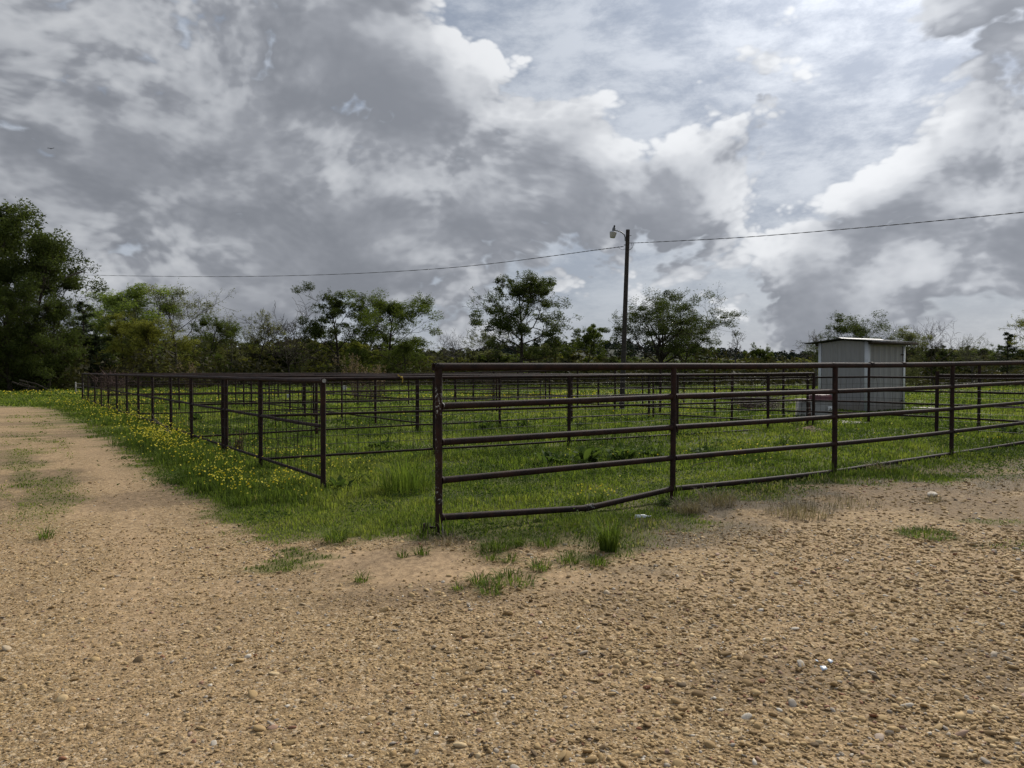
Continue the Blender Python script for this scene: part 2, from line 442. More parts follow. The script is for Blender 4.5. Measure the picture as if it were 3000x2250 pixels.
gap_shade = sstep(fbm(GX * .55, GY * .8, 61, 5), .50, .66) * .8  # noise patches where shade of the stone gaps is put into the base colour
me_attr = {'grassy': cov, 'sandy': sandy, 'dry': dry * .95, 'flower': flower_amt(GX, GY), 'gap_shade': gap_shade}
ny, nx = GX.shape
idx = np.arange(nx * ny).reshape(ny, nx)
quads = np.stack([idx[:-1, :-1], idx[:-1, 1:], idx[1:, 1:], idx[1:, :-1]], -1).reshape(-1, 4)
fc = edge_dist(GX[:-1, :-1], GY[:-1, :-1]).ravel()
allV = np.stack([GX, GY, GZ], -1).reshape(-1, 3)
def sheet(name, sel):
    q = quads[sel]; used = np.unique(q); remap = np.full(len(allV), -1); remap[used] = np.arange(len(used))
    a = Acc(); a.add(allV[used], Q=remap[q]); me = a.mesh(name, True)
    for k, v in me_attr.items():
        at_ = me.attributes.new(k, 'FLOAT', 'POINT'); at_.data.foreach_set('value', v.ravel()[used].astype(np.float32))
    return obj(name, me, M_GROUND)
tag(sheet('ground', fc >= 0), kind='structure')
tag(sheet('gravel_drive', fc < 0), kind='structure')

# ------------------------------------------------------------------ pipe fences
def rust_mat(name, dark, mid, lichen=0.0):
    m, t, out = newmat(name)
    p = wpos(t)
    n1 = t.noise(p, 9.0, 6, .65).outputs[0]; n2 = t.noise(p, 60.0, 4, .6).outputs[0]
    c = t.mix(t.rng(n1, .35, .65, 0, 1, True), c4(dark), c4(mid))
    c = t.mix(t.rng(n2, .45, .7, 0, .6, True), c, c4((.026, .021, .019)))
    n5 = t.noise(t.v('MULTIPLY', p, (1, 1, .6)), 3.2, 6, .7).outputs[0]
    c = t.mix(t.rng(n5, .52, .68, 0, .6, True), c, c4((.045, .019, .011)))
    c = t.mix(t.rng(t.noise(p, 24.0, 5, .7).outputs[0], .62, .70, 0, .6, True), c, c4((.075, .064, .054)))
    if lichen:
        n3 = t.noise(p, 42.0, 5, .7).outputs[0]; n4 = t.noise(t.v('MULTIPLY', p, (1, 1, .5)), 7.0, 2, .5).outputs[0]
        c = t.mix(t.m('MULTIPLY', t.rng(n3, .56, .60, 0, 1), t.rng(n4, .50, .60, 0, lichen)), c, c4((.42, .43, .40)))
    principled(t, out, c, .75, .18, n2, .4, .004)
    return m
M_RUST = rust_mat('rusty_pipe', (.013, .0070, .0058), (.032, .0145, .0105))
M_RUSTL = rust_mat('rusty_pipe_lichen', (.016, .0085, .0065), (.036, .017, .012), .95)
M_WIRE = flat_mat('rusty_wire', (.012, .009, .008), (.022, .015, .012), .7, 30)
M_CAP = flat_mat('weathered_cap', (.36, .35, .33), (.22, .2, .18), .7, 40)

def pipe(name, p, q, r, parent, mat=M_RUST, k=12, mid=None):
    """a pipe between two points, slightly bowed"""
    p = np.asarray(p, float); q = np.asarray(q, float)
    n = 2 if mid is None and np.linalg.norm(q - p) < 1.8 else 5
    t = np.linspace(0, 1, n)[:, None]
    P = p * (1 - t) + q * t
    if n > 2:
        P[:, 2] += np.sin(t[:, 0] * math.pi) * rng.uniform(-.010, .004)
    if mid is not None: P = np.vstack([p, np.asarray(mid), q])
    return obj(name, Acc().tube(P, r, k), mat, parent, True)

def wire_panel(parent, p, q, z0a, z1a, z0b, z1b, sp=.155, hs=.14, r=.0024, wob=.012):
    """square-woven wire stretched between two posts"""
    p = np.asarray(p, float)[:2]; q = np.asarray(q, float)[:2]; L = np.linalg.norm(q - p)
    a = Acc(); nv = max(3, int(L / sp)); nh = max(4, int((z1a - z0a) / hs))
    side = np.array((-(q - p)[1], (q - p)[0])) / L
    def pt(u, v, ph):
        zb = z0a * (1 - u) + z0b * u; zt = z1a * (1 - u) + z1b * u
        xy = p * (1 - u) + q * u + side * (.03 + .012 * math.sin(ph + 7 * u + 5 * v))
        return (xy[0], xy[1], zb + (zt - zb) * v)
    for i in range(nv + 1):
        u0 = (i + .3 * rng.random()) / (nv + .3); ph = rng.random() * 6
        P = [pt(min(max(u0 + rng.normal(0, wob) / L, 0), 1), v, ph) for v in np.linspace(0, 1, 6)]
        a.tube(P, r, 3, False)
    vs_ = np.linspace(0, 1, nh + 1) ** .92
    for v in vs_:
        ph = rng.random() * 6
        P = [pt(u, min(max(v + rng.normal(0, wob * .5), 0), 1.0), ph) for u in np.linspace(0, 1, 7)]
        a.tube(P, r, 3, False)
    return obj('wire_mesh', a, M_WIRE, parent)

def fence(name, label, pts, rails, rads, post_r, mesh=None, cat='fence', group=None, lichen=(), base=None, skip=(), extra_posts=(), post_over=0.0, k=12):
    """pts: list of (x, y); rails: per rail a list of z at every post (top first)"""
    root = empty(name, (pts[0][0], pts[0][1], 0)); tag(root, label, cat, group)
    off = np.array((pts[0][0], pts[0][1], 0.0))
    P = [np.array((x, y)) - off[:2] for x, y in pts]
    for i, (x, y) in enumerate(pts):
        zb = hz1(x, y) - .06; zt = rails[0][i] + post_over
        pipe('post', (P[i][0], P[i][1], zb), (P[i][0] + rng.normal(0, .006), P[i][1], zt), post_r * rng.uniform(.94, 1.06), root, M_RUSTL if i in lichen else M_RUST, k)
    for j in extra_posts:
        e = np.array(j) - off[:2]
        pipe('post', (e[0], e[1], hz1(*j) - .06), (e[0], e[1], rails[0][0] - .02), post_r, root, M_RUST, k)
    for ri, zs in enumerate(rails):
        for i in range(len(pts) - 1):
            if (ri, i) in skip: continue
            a = np.array((P[i][0], P[i][1], zs[i])); b = np.array((P[i + 1][0], P[i + 1][1], zs[i + 1]))
            d = (b - a) / np.linalg.norm(b - a)
            s0 = post_r * .9 if ri else 0.0; s1 = post_r * .9 if ri else 0.0
            pipe('rail', a + d * s0, b - d * s1, rads[ri], root, M_RUST, k)
    if mesh:
        for i in range(len(pts) - 1):
            z0, z1 = mesh[0], mesh[1]
            zb = rails[z0]; zt = rails[z1]
            wire_panel(root, P[i], P[i + 1], zb[i], zt[i], zb[i + 1], zt[i + 1], *mesh[2:])
    return root

# -- long near fence of five rails that runs away to the right
FA, FU = np.array((-.71, 6.89)), np.array((.838, .545))
def on_line(A, U, px):
    s = (px - 1500) / FPX          # X = s * Y
    t = (s * A[1] - A[0]) / (U[0] - s * U[1]); return A + U * t
FCOL = [1285, 1972, 2447, 2790]
FP = [on_line(FA, FU, c) for c in FCOL]; FP.append(FP[-1] + FU * 3.3); FP.append(FP[-1] + FU * 3.3)
FY = [[1075, 1190, 1296, 1408, 1516], [1073, 1162, 1252, 1342, 1432], [1070, 1147, 1221, 1301, 1382], [1067, 1133, 1198, 1265, 1330]]
fr = [[float(at(FCOL[i], FY[i][r], FP[i][1])[2]) for i in range(4)] for r in range(5)]
for z in fr: z.append(z[-1] + .05); z.append(z[-1] + .05)
near = fence('pipe_fence', 'long five-rail rusty pipe fence in front with an open pipe end and kinked bottom rail', [tuple(p) for p in FP], fr,
             [.039, .0335, .0335, .0335, .0335], .036, lichen=(0,), skip=((4, 0),), k=16)
near['group'] = 'rusty pipe fences of the pens'
off = np.array((FP[0][0], FP[0][1], 0))
# bottom rail of the first bay is kinked
A0 = np.array((*FP[0], fr[4][0])); B0 = np.array((*FP[1], fr[4][1]))
kx = on_line(FA, FU, 1725); K0 = at(1725, 1488, kx[1])
pipe('rail', A0 - off, K0 - off, .034, near, k=16); pipe('rail', K0 - off, B0 - off, .033, near, k=16)
obj('weld_joint', Acc().tube([K0 - off - (.05, .03, -.0), K0 - off + (.05, .035, .012)], .039, 10), M_RUSTL, near, True)
# weld beads where rails meet posts
for i in range(4):
    for r_ in range(1, 5):
        for sg in (-1, 1):
            if (i == 0 and sg < 0): continue
            z = fr[r_][i]; c = np.array((*FP[i], z)) - off; dd = np.array((*FU, 0)) * sg
            obj('weld_bead', Acc().tube([c + dd * .030, c + dd * .042, c + dd * .050], [.040, .038, .0345], 12, False), M_RUSTL if i == 0 else M_RUST, near, True)
# open end of the top rail
e0 = np.array((*FP[0], fr[0][0])) - off; du = np.array((*FU, 0))
end = Acc(); 
kk = 16; an = np.arange(kk) * 2 * math.pi / kk; sideV = np.array((-FU[1], FU[0], 0)); upV = np.array((0, 0, 1.0))
def ring(c, r): return c + r * (np.cos(an)[:, None] * sideV + np.sin(an)[:, None] * upV)
def hollow(c0, c1, ro, ri):
    a = Acc(); V = np.vstack([ring(c0, ro), ring(c1, ro), ring(c0, ri), ring(c1, ri)])
    Q = []
    for i in range(kk):
        j = (i + 1) % kk
        Q += [(i, j, kk + j, kk + i), (2 * kk + j, 2 * kk + i, 3 * kk + i, 3 * kk + j), (j, i, 2 * kk + i, 2 * kk + j)]
    return a.add(V, Q=Q)
obj('rail_end', hollow(e0 - du * .055, e0, .039, .033), M_RUST, near)
# couplings on the top rail
for px in (2552, 2646, 2440):
    c = on_line(FA, FU, px); z = float(np.interp(px, FCOL, fr[0][:4])); c = np.array((*c, z)) - off
    obj('coupling', Acc().tube([c - du * .035, c + du * .035], .045 if px == 2552 else .042, 16), M_RUST, near, True)
# gate socket at the foot of the corner post
s0 = at(1250, 1545, 6.93) - off; b0 = np.array((FP[0][0], FP[0][1], 0)) - off
sk = Acc(); 
def hollowz(c0, c1, ro, ri):
    V = np.vstack([np.c_[c[0] + r * np.cos(an), c[1] + r * np.sin(an), np.full(kk, c[2])] for c, r in ((c0, ro), (c1, ro), (c0, ri), (c1, ri))])
    Q = []
    for i in range(kk):
        j = (i + 1) % kk
        Q += [(i, j, kk + j, kk + i), (2 * kk + j, 2 * kk + i, 3 * kk + i, 3 * kk + j), (kk + i, kk + j, 3 * kk + j, 3 * kk + i)]
    return Acc().add(V, Q=Q)
obj('gate_socket', hollowz(s0 + (0, 0, -.045), s0 + (0, 0, .04), .036, .031), M_RUST, near)
obj('socket_bracket', Acc().box((s0[0] + .03, s0[1] - .02, s0[2] - .008), (b0[0] - .02, s0[1] + .02, s0[2] + .008)), M_RUST, near)
obj('wire_tie', Acc().tube([(.035, -.02, .12), (.045, -.05, .02), (.075, -.06, -.05)], .005, 5), M_CAP, near)

# -- left side of the pens
LCOL = [945, 762, 652, 560, 500, 446, 405, 371, 342, 317, 296, 277, 258, 241]
LP = []
for c in LCOL:
    Y = 4.11 / ((c - 1500) / FPX + .72); LP.append((-2.42 - .72 * (Y - 9.07), Y))
n = len(LP); k_ = np.linspace(0, 1, n)
lt = [1.468 - .04 * q for q in k_]; lm = [.885 - .04 * q for q in k_]; lb = [.215 - .02 * q for q in k_]
left = fence('mesh_fence', 'long wire-mesh pipe fence beside the gravel drive, receding along the yellow flowers', LP, [lt, lm, lb], [.034, .024, .022], .033,
             mesh=(2, 0, .165, .14, .0038), group='rusty pipe fences of the pens', extra_posts=[tuple(on_line(np.array(LP[0]), np.array((-.5843, .8115)), 662))])
d0 = np.array((-.5843, .8115, 0)); c0 = np.array((0, 0, lt[0]))
obj('rail_end', Acc().tube([c0 - d0 * .05, c0], .038, 16), M_RUST, left, True)
obj('end_cap', Acc().tube([c0 - d0 * .056, c0 - d0 * .045], .027, 16), M_CAP, left)

# -- rows of pens that run off the left fence to the right
RU = np.array((.8605, .5095)); RV = np.array((-.5843, .8115))
G1 = 'rusty pipe fences of the pens'
r2 = [LP[1]] + [tuple(on_line(np.array(LP[1]), RU, c)) for c in (1273, 1667, 1985, 2251, 2384)]
z2 = [np.interp(range(6), [0, 5], v) for v in ([1.45, 1.52], [.875, .835], [.19, .155])]
fence('mesh_fence', 'wire-mesh pipe fence across the nearest pen, a yellow ribbon tied to its top rail', r2, [list(z) for z in z2], [.031, .022, .020], .034, mesh=(2, 0, .19, .14, .0048), group=G1)
r3 = [LP[3]] + [tuple(on_line(np.array(LP[3]), RU, c)) for c in (760, 927, 1224, 1464, 1675, 1902)]
z3 = [np.interp(range(7), [0, 6], v) for v in ([1.45, 1.47], [.86, .86], [.16, .27])]
fence('pipe_fence', 'three-rail pipe fence of the second row of pens, ending at a corner post', r3, [list(z) for z in z3], [.031, .022, .020], .034, group=G1)
# side that joins the ends of those two rows
e3, e2 = np.array(r3[-1]), np.array(r2[-1])
r8 = [tuple(e3 + (e2 - e3) * t) for t in (.03, .55, .97)]
fence('pipe_fence', 'short two-bay fence joining the ends of the nearest rows, near the grey shed', r8, [[1.46, 1.47, 1.48], [.85, .83, .81], [.26, .25, .2]], [.028, .02, .02], .032, group=G1)
r6 = [LP[6]] + [tuple(np.array(LP[6]) + RU * 2.46 * q) for q in range(1, 10)]
fence('pipe_fence', 'three-rail pipe fence crossing the middle of the pens behind the dry weeds', r6, [[1.44] * 10, [.86] * 10, [.3] * 10], [.031, .022, .02], .034, group=G1, k=8)
r9 = [LP[9]] + [tuple(np.array(LP[9]) + RU * 2.46 * q) for q in range(1, 9)]
fence('pipe_fence', 'four-rail pipe fence across the far pens, beyond the middle row', r9, [[1.44] * 9, [1.05] * 9, [.68] * 9, [.3] * 9], [.031, .022, .02, .02], .034, group=G1, k=8)
rB = [LP[13]] + [tuple(np.array(LP[13]) + RU * 3.2 * q) for q in range(1, 6)]
fence('pipe_fence', 'rearmost pipe fence of the pens along the edge of the woods', rB, [[1.43] * 6, [1.0] * 6, [.32] * 6], [.034, .024, .022], .036, group=G1, k=8)
# divider between the pens
dA = np.array(r3[3]); rD = [tuple(dA + RV * (2.45 * q + .06)) for q in range(0, 8)]
fence('pipe_fence', 'divider fence running back between the pens from the second row', rD, [[1.45] * 8, [.86] * 8, [.27] * 8], [.028, .02, .02], .032, group=G1, k=8)
# -- tall five-rail fence of the back alley, in front of the shed
F6A = np.array((11.45, 17.4))
c6 = [2869, 2546, 2296, 2094, 1934, 1802, 1692, 1598, 1517, 1447, 1386, 1332]
r6b = [tuple(F6A + RV * 6.0), ]
p6 = [tuple(F6A - RV * 2.46)] + [tuple(on_line(F6A, RV, c)) for c in c6]
b6 = np.array([hz1(*p) for p in p6]); b6 = np.maximum(b6, 0.0)
t6 = np.interp(range(len(p6)), [0, 2, 5, 12], [1.78, 1.78, 1.66, 1.46])
z6 = [list(t6 - d) for d in (0, .36, .72, 1.05, 1.38)]
fence('pipe_fence', 'tall five-rail pipe fence of the far alley, passing in front of the grey shed', p6, z6, [.034, .028, .026, .026, .026], .036, mesh=(4, 1, .2, .17, .0038), group=G1, k=10)
# -- short mesh fence right of the opening
q7 = np.array((9.22, 15.4)); d7 = np.array((.53, -.85)); d7 /= np.linalg.norm(d7)
p7 = [tuple(q7 + d7 * s) for s in (0, 2.1)]
fence('mesh_fence', 'short wire-mesh fence with a free end post, right of the shed', p7, [[1.49, 1.5], [1.43, 1.43], [.15, .15]], [.03, .012, .02], .037, mesh=(2, 0, .2, .16, .004), group=G1, post_over=.09)

# ------------------------------------------------------------------ grey metal pump shed
M_WALL = flat_mat('grey_sheet_metal', (.35, .338, .335), (.31, .30, .297), .55, 3.0, .4, bstr=.03)
def wall_mat():
    m, t, out = newmat('stained_sheet_metal'); p = wpos(t)
    st = t.noise(t.v('MULTIPLY', p, (9, 9, .5)), 1.0, 6, .65).outputs[0]; bl = t.noise(p, 2.2, 5, .6).outputs[0]
    c = t.mix(t.rng(st, .40, .70, 0, .55, True), c4((.275, .266, .264)), c4((.20, .19, .18)))
    zz = t.n('ShaderNodeSeparateXYZ', i_Vector=p).outputs[2]
    c = t.mix(t.m('MULTIPLY', t.rng(t.m('MULTIPLY_ADD', bl, -.7, zz), -.3, .25, 1, 0, True), .65), c, c4((.16, .125, .085)))
    principled(t, out, c, .6, .3, bl, .05, .01); return m
M_WALL = wall_mat()
M_TRIM = flat_mat('white_trim', (.55, .56, .57), (.46, .47, .48), .55, 4.0, .4, bstr=.03)
M_ROOF = flat_mat('galvanised_roof', (.075, .077, .077), (.05, .052, .052), .75, 5.0, .2, metallic=0.0, bstr=.05)
M_DARKW = flat_mat('shadowed_timber', (.06, .045, .035), (.04, .03, .022), .85, 12)
sc_ = ground(2540, 1206)
def solve_len(A, U, px):
    s = (px - 1500) / FPX; return (s * A[1] - A[0]) / (U[0] - s * U[1])
su = np.array((.8605, .5095)); sv = np.array((-.5095, .8605))
SL = solve_len(sc_[:2], su, 2648); SW = solve_len(sc_[:2], sv, 2400)
SH = float(at(2540, 1001, sc_[1])[2]) - sc_[2]
shed = empty('pump_shed', tuple(sc_), math.atan2(su[1], su[0]))
tag(shed, 'small grey metal shed with white corner trim behind the fences', 'shed')
def rib_sheet(acc_pts, n_ribs, w, axis, thick=.004, rib=.022, top=None):
    """ribbed sheet of width w: profile points (s, depth)"""
    prof = []
    pitch = w / n_ribs
    for i in range(n_ribs):
        s = i * pitch
        prof += [(s, 0), (s + pitch * .62, 0), (s + pitch * .68, rib), (s + pitch * .86, rib), (s + pitch * .92, 0)]
    prof.append((w, 0)); return prof
pitch_h = .10
def gable_top(y):            # wall top on the gable face
    return SH + pitch_h * (1 - abs(y - SW / 2) / (SW / 2))
# gable face x = 0
nP = 3; pw = (SW - .20) / nP
for i in range(nP):
    y0 = .10 + i * pw; a = Acc(); pr = rib_sheet(None, 3, pw - .004, 0, rib=.022)
    V = []; Q = []
    for (s, d_) in pr:
        y = y0 + s; V += [(-d_, y, -.02), (-d_, y, gable_top(y) - .01)]
    for j in range(len(pr) - 1): Q.append((2 * j, 2 * j + 1, 2 * j + 3, 2 * j + 2))
    obj('wall_panel', a.add(V, Q=Q), M_WALL, shed)
nP = 3; pw = (SL - .22) / nP
for i in range(nP):
    x0 = .12 + i * pw; a = Acc(); pr = rib_sheet(None, 2, pw - .004, 0, rib=.036)
    V = []; Q = []
    for (s, d_) in pr:
        x = x0 + s; V += [(x, -d_, -.02), (x, -d_, SH - .12)]
    for j in range(len(pr) - 1): Q.append((2 * j, 2 * j + 2, 2 * j + 3, 2 * j + 1))
    obj('wall_panel', a.add(V, Q=Q), M_WALL, shed)
obj('back_wall', Acc().box((SL - .02, .02, -.02), (SL, SW - .02, SH)).box((.02, SW - .02, -.02), (SL - .02, SW, SH)), M_WALL, shed)
# corner trims
obj('corner_trim', Acc().box((-.03, -.005, -.03), (-.004, .11, SH + .01)).box((-.03, -.036, -.03), (.125, -.005, SH - .02)), M_TRIM, shed)
obj('corner_trim', Acc().box((-.03, SW - .10, -.03), (-.003, SW + .03, SH + .01)), M_TRIM, shed)
obj('corner_trim', Acc().box((SL - .10, -.034, -.03), (SL + .03, -.004, SH - .02)).box((SL + .004, -.004, -.03), (SL + .03, .1, SH - .02)), M_TRIM, shed)
obj('header_trim', Acc().box((.30, -.07, SH - .14), (SL + .04, -.03, SH - .03)), flat_mat('grey_fascia', (.2, .2, .195), (.16, .16, .155), .6), shed)
obj('door_gap', Acc().box((SL - .19, -.045, 0), (SL - .165, -.032, SH - .15)), M_DARKW, shed)
obj('gable_beam', Acc().box((-.02, SW - .02, SH - .12), (.05, SW + .18, SH - .02)), M_DARKW, shed)
obj('gable_beam', Acc().box((-.02, -.12, SH - .10), (.05, .1, SH + .0)), M_DARKW, shed)
for z_ in (.35, SH - .5): obj('hinge', Acc().box((SL - .26, -.062, z_), (SL - .12, -.04, z_ + .05)), M_DARKW, shed)
obj('latch', Acc().box((.34, -.075, SH * .48), (.44, -.04, SH * .48 + .06)), M_DARKW, shed)
# roof: two ribbed slopes and a ridge cap
ov, ovx0, ovx1 = .55, .26, .42
def slope(side):
    a = Acc(); xs = np.arange(-ovx0, SL + ovx1 + .001, .06); V = []; Q = []
    ymid = SW / 2; ye = -.34 if side < 0 else SW + ov
    zr = SH + pitch_h + .05; sl = (pitch_h) / (SW / 2); ze = zr - sl * abs(ye - ymid)
    m_ = len(xs)
    for top in (0, 1):
        for i, x in enumerate(xs):
            dz_ = .022 if i % 4 == 0 else 0.0
            V += [(x, ymid, zr + dz_ - .012 * top), (x, ye, ze + dz_ - .012 * top)]
    for i in range(m_ - 1):
        for o_ in (0, 2 * m_):
            Q.append((o_ + 2 * i, o_ + 2 * i + 1, o_ + 2 * i + 3, o_ + 2 * i + 2))
        Q.append((2 * i + 1, 2 * m_ + 2 * i + 1, 2 * m_ + 2 * i + 3, 2 * i + 3))
    Q += [(0, 1, 2 * m_ + 1, 2 * m_), (2 * m_ - 2, 2 * m_ - 1, 4 * m_ - 1, 4 * m_ - 2)]
    return a.add(V, Q=Q)
ze_ = SH + pitch_h + .05 - pitch_h / (SW / 2) * (SW / 2 + .34)
obj('fascia', Acc().box((-ovx0 + .01, -.335, ze_ - .10), (SL + ovx1 - .02, -.315, ze_ - .016)), M_DARKW, shed)
obj('roof_slope', slope(-1), M_ROOF, shed); obj('roof_slope', slope(1), M_ROOF, shed)
zr = SH + pitch_h + .05
rc = Acc(); V = []
for x in (-ovx0 - .03, SL + ovx1 - .3):
    V += [(x, SW / 2 - .17, zr + .0), (x, SW / 2, zr + .05), (x, SW / 2 + .17, zr + .0), (x, SW / 2 + .17, zr - .012), (x, SW / 2, zr + .038), (x, SW / 2 - .17, zr - .012)]
Q = [(i, (i + 1) % 6, 6 + (i + 1) % 6, 6 + i) for i in range(6)] + [(0, 1, 4, 5), (1, 2, 3, 4), (6, 7, 10, 11), (7, 8, 9, 10)]
obj('ridge_cap', rc.add(V, Q=Q), flat_mat('bright_cap', (.3, .3, .3), (.22, .22, .22), .6), shed)
obj('eave_beam', Acc().box((-.05, -.16, SH - .10), (SL + .2, -.12, SH - .01)), M_DARKW, shed)
M_CONC = flat_mat('pale_concrete', (.40, .37, .32), (.28, .26, .22), .9, 8)
sl_ = empty('concrete_slab', tuple(ground(2690, 1198))); tag(sl_, 'pale concrete slab lying in the grass to the right of the shed', 'slab')
obj('slab', Acc().box((-.6, -.35, -.05), (.75, .5, .05)), M_CONC, sl_)
sl2 = empty('concrete_slab', tuple(ground(2440, 1240)), .5); tag(sl2, 'low dusty concrete apron at the foot of the cattle waterer', 'slab')
obj('slab', Acc().box((-.9, -.55, -.05), (.75, .45, .035)), M_CONC, sl2)

# ------------------------------------------------------------------ cattle waterer
M_TANK = flat_mat('grey_tank', (.27, .265, .245), (.22, .215, .2), .6, 5, .35)
M_MAR = flat_mat('maroon_lid', (.11, .028, .030), (.085, .022, .024), .5, 6, .4)
M_RST = flat_mat('rust_streak', (.085, .035, .022), (.06, .026, .018), .85, 9)
wl = ground(2388, 1224)
W = empty('cattle_waterer', tuple(wl), R(-8)); tag(W, 'grey cattle waterer with maroon lid and white label in front of the shed', 'waterer')
u_ = wl[1] / FPX
ww, wh = 97 * u_, 52 * u_
a = Acc(); zt = wh
b0_ = [(-ww / 2, -.30), (ww / 2, -.30), (ww / 2, .30), (-ww / 2, .30)]
V = [(x, y, -.02) for x, y in b0_] + [(x * .985, y * .95, zt) for x, y in b0_]
obj('tank', a.add(V, Q=[(0, 1, 5, 4), (1, 2, 6, 5), (2, 3, 7, 6), (3, 0, 4, 7), (4, 5, 6, 7)]), M_TANK, W)
obj('rim', Acc().box((-ww / 2 - .02, -.33, zt), (ww / 2 + .02, .33, zt + .03)), M_MAR, W)
a = Acc(); x0, x1 = -ww * .20, ww * .43
V = [(x0, -.24, zt + .03), (x1, -.24, zt + .03), (x1, .22, zt + .03), (x0, .22, zt + .03), (x0 + .03, -.20, zt + .17), (x1 - .02, -.20, zt + .17), (x1 - .02, .18, zt + .17), (x0 + .03, .18, zt + .17)]
obj('lid', a.add(V, Q=[(0, 1, 5, 4), (1, 2, 6, 5), (2, 3, 7, 6), (3, 0, 4, 7), (4, 5, 6, 7)]), M_MAR, W)
a = Acc(); xs = -ww * .235
V = [(xs - .045, -.309, .0), (xs + .045, -.309, .0), (xs + .018, -.306, zt * .8), (xs - .018, -.306, zt * .8), (xs, -.305, zt)]
obj('rust_stain', a.add(V, Q=[(0, 1, 2, 3)], T=[(3, 2, 4)]), M_RST, W)
lx, lz = (2424 - 2388) * u_, (1224 - 1197) * u_
lab = obj('label_plate', Acc().box((lx - .10, -.318, lz - .095), (lx + .10, -.306, lz + .09)), flat_mat('label_white', (.72, .72, .70), (.66, .66, .64), .6), W)
M_INK = flat_mat('label_ink', (.03, .03, .03), None, .7)
for (dx, dz_, hw, hh) in ((-.012, .025, .030, .011), (.0, -.012, .045, .010), (.0, -.040, .055, .012)):
    # rows of small characters, too small to read
    nC = int(hw * 2 / .016)
    for i in range(nC):
        x = lx + dx - hw + i * .016
        obj('letter', Acc().box((x, -.3205, lz + dz_ - hh), (x + .009 + .003 * (i % 2), -.3182, lz + dz_ + hh)), M_INK, lab)

# ------------------------------------------------------------------ yard lamp on its pole, and the wire
M_POLE = flat_mat('weathered_pole', (.030, .026, .023), (.055, .047, .041), .9, 10, .2, bstr=.4)
M_GALV = flat_mat('galvanised', (.16, .165, .165), (.12, .125, .125), .5, 10, .4, metallic=.5)
M_REFR = flat_mat('refractor_plastic', (.40, .40, .37), (.33, .33, .30), .35, 20, .5)
pb = ground(1821, 1199); PY = pb[1]; pu = PY / FPX
def lp(px, py, dy=0.0): return at(px, py, PY + dy) - pb
pole = empty('utility_pole', tuple(pb)); tag(pole, 'leaning wooden utility pole with a yard lamp among the pens', 'pole')
top = lp(1839.5, 673)
n_ = 9; t_ = np.linspace(0, 1, n_)[:, None]
Pp = np.array((0, 0, -.2)) * (1 - t_) + top * t_
obj('pole_shaft', Acc().tube(Pp, np.linspace(.112, .08, n_), 14), M_POLE, pole, True)
obj('step_bolt', Acc().tube([lp(1841, 690), lp(1850, 690)], .012, 6), M_GALV, pole)
obj('insulator_bolt', Acc().tube([lp(1834, 717), lp(1828, 718)], .02, 6), M_GALV, pole)
arm = obj('lamp_arm', Acc().tube([lp(1831.5, 706, -.09), lp(1831.5, 696, -.09), lp(1829, 688, -.09), lp(1823, 682, -.09), lp(1815, 678, -.09), lp(1808, 676, -.09), lp(1802, 675.5, -.09)], .024, 8), M_GALV, pole, True)
lamp = empty('lamp_head', (0, 0, 0)); lamp.parent = pole
ax0, ax1 = lp(1794, 696.5, -.09), lp(1800.5, 660, -.09); axd = ax1 - ax0; Ln = np.linalg.norm(axd); axd = axd / Ln
def axp(f): return ax0 + axd * Ln * f
obj('refractor', Acc().tube([axp(0), axp(.06), axp(.22), axp(.36), axp(.42)], np.array([7.2, 8.0, 9.2, 10.2, 10.4]) * pu, 16), M_REFR, lamp, True)
obj('reflector_rim', Acc().tube([axp(.42), axp(.46), axp(.52)], np.array([10.6, 9.8, 5.8]) * pu, 16), M_TRIM, lamp, True)
obj('ballast_housing', Acc().tube([axp(.50), axp(.54), axp(.78), axp(.82)], np.array([4.6, 5.0, 4.6, 3.4]) * pu, 12), M_GALV, lamp, True)
obj('photocell', Acc().tube([axp(.82), axp(.84), axp(.97), axp(1.0)], np.array([2.3, 2.6, 2.4, 1.8]) * pu, 10), flat_mat('photocell_black', (.02, .022, .026)), lamp, True)
M_CABLE = flat_mat('cable', (.035, .035, .037), None, .6, 20)
def cable(name, label, pts, r, twist=0.007):
    pts = np.array(pts); 
    # smooth the way points with a quadratic-like interpolation
    s = np.linspace(0, len(pts) - 1, 90); P = np.stack([np.interp(s, range(len(pts)), pts[:, i]) for i in range(3)], -1)
    for _ in range(40): P[1:-1] = .25 * P[:-2] + .5 * P[1:-1] + .25 * P[2:]
    root = empty(name, tuple(pb)); tag(root, label, 'cable')
    tt = np.linspace(0, 60, 300); PP = np.stack([np.interp(np.linspace(0, 89, 300), range(90), P[:, i]) for i in range(3)], -1)
    for ph in (0, math.pi):
        Q_ = PP.copy(); Q_[:, 2] += twist * np.sin(tt * 3.1 + ph); Q_[:, 1] += twist * np.cos(tt * 3.1 + ph)
        obj('strand', Acc().tube(Q_, r, 5), M_CABLE, root, True)
    return root
cable('overhead_wire', 'overhead wire sagging left from the pole into the tall trees', [lp(1827, 722), at(1740, 733, PY + 1.0) - pb, at(1627, 749, PY + 3) - pb, at(1356, 784, PY + 7) - pb, at(1017, 804, PY + 13) - pb, at(678, 812, PY + 20) - pb, at(340, 808, PY + 26) - pb, at(150, 803, PY + 30) - pb], .010)
cable('overhead_wire', 'overhead wire rising from the pole to the right edge of the sky', [lp(1838, 712), at(1858, 712, PY) - pb, at(2170, 697, PY - 3) - pb, at(2600, 661, PY - 7) - pb, at(3000, 622, PY - 10) - pb, at(3300, 590, PY - 12) - pb], .008)
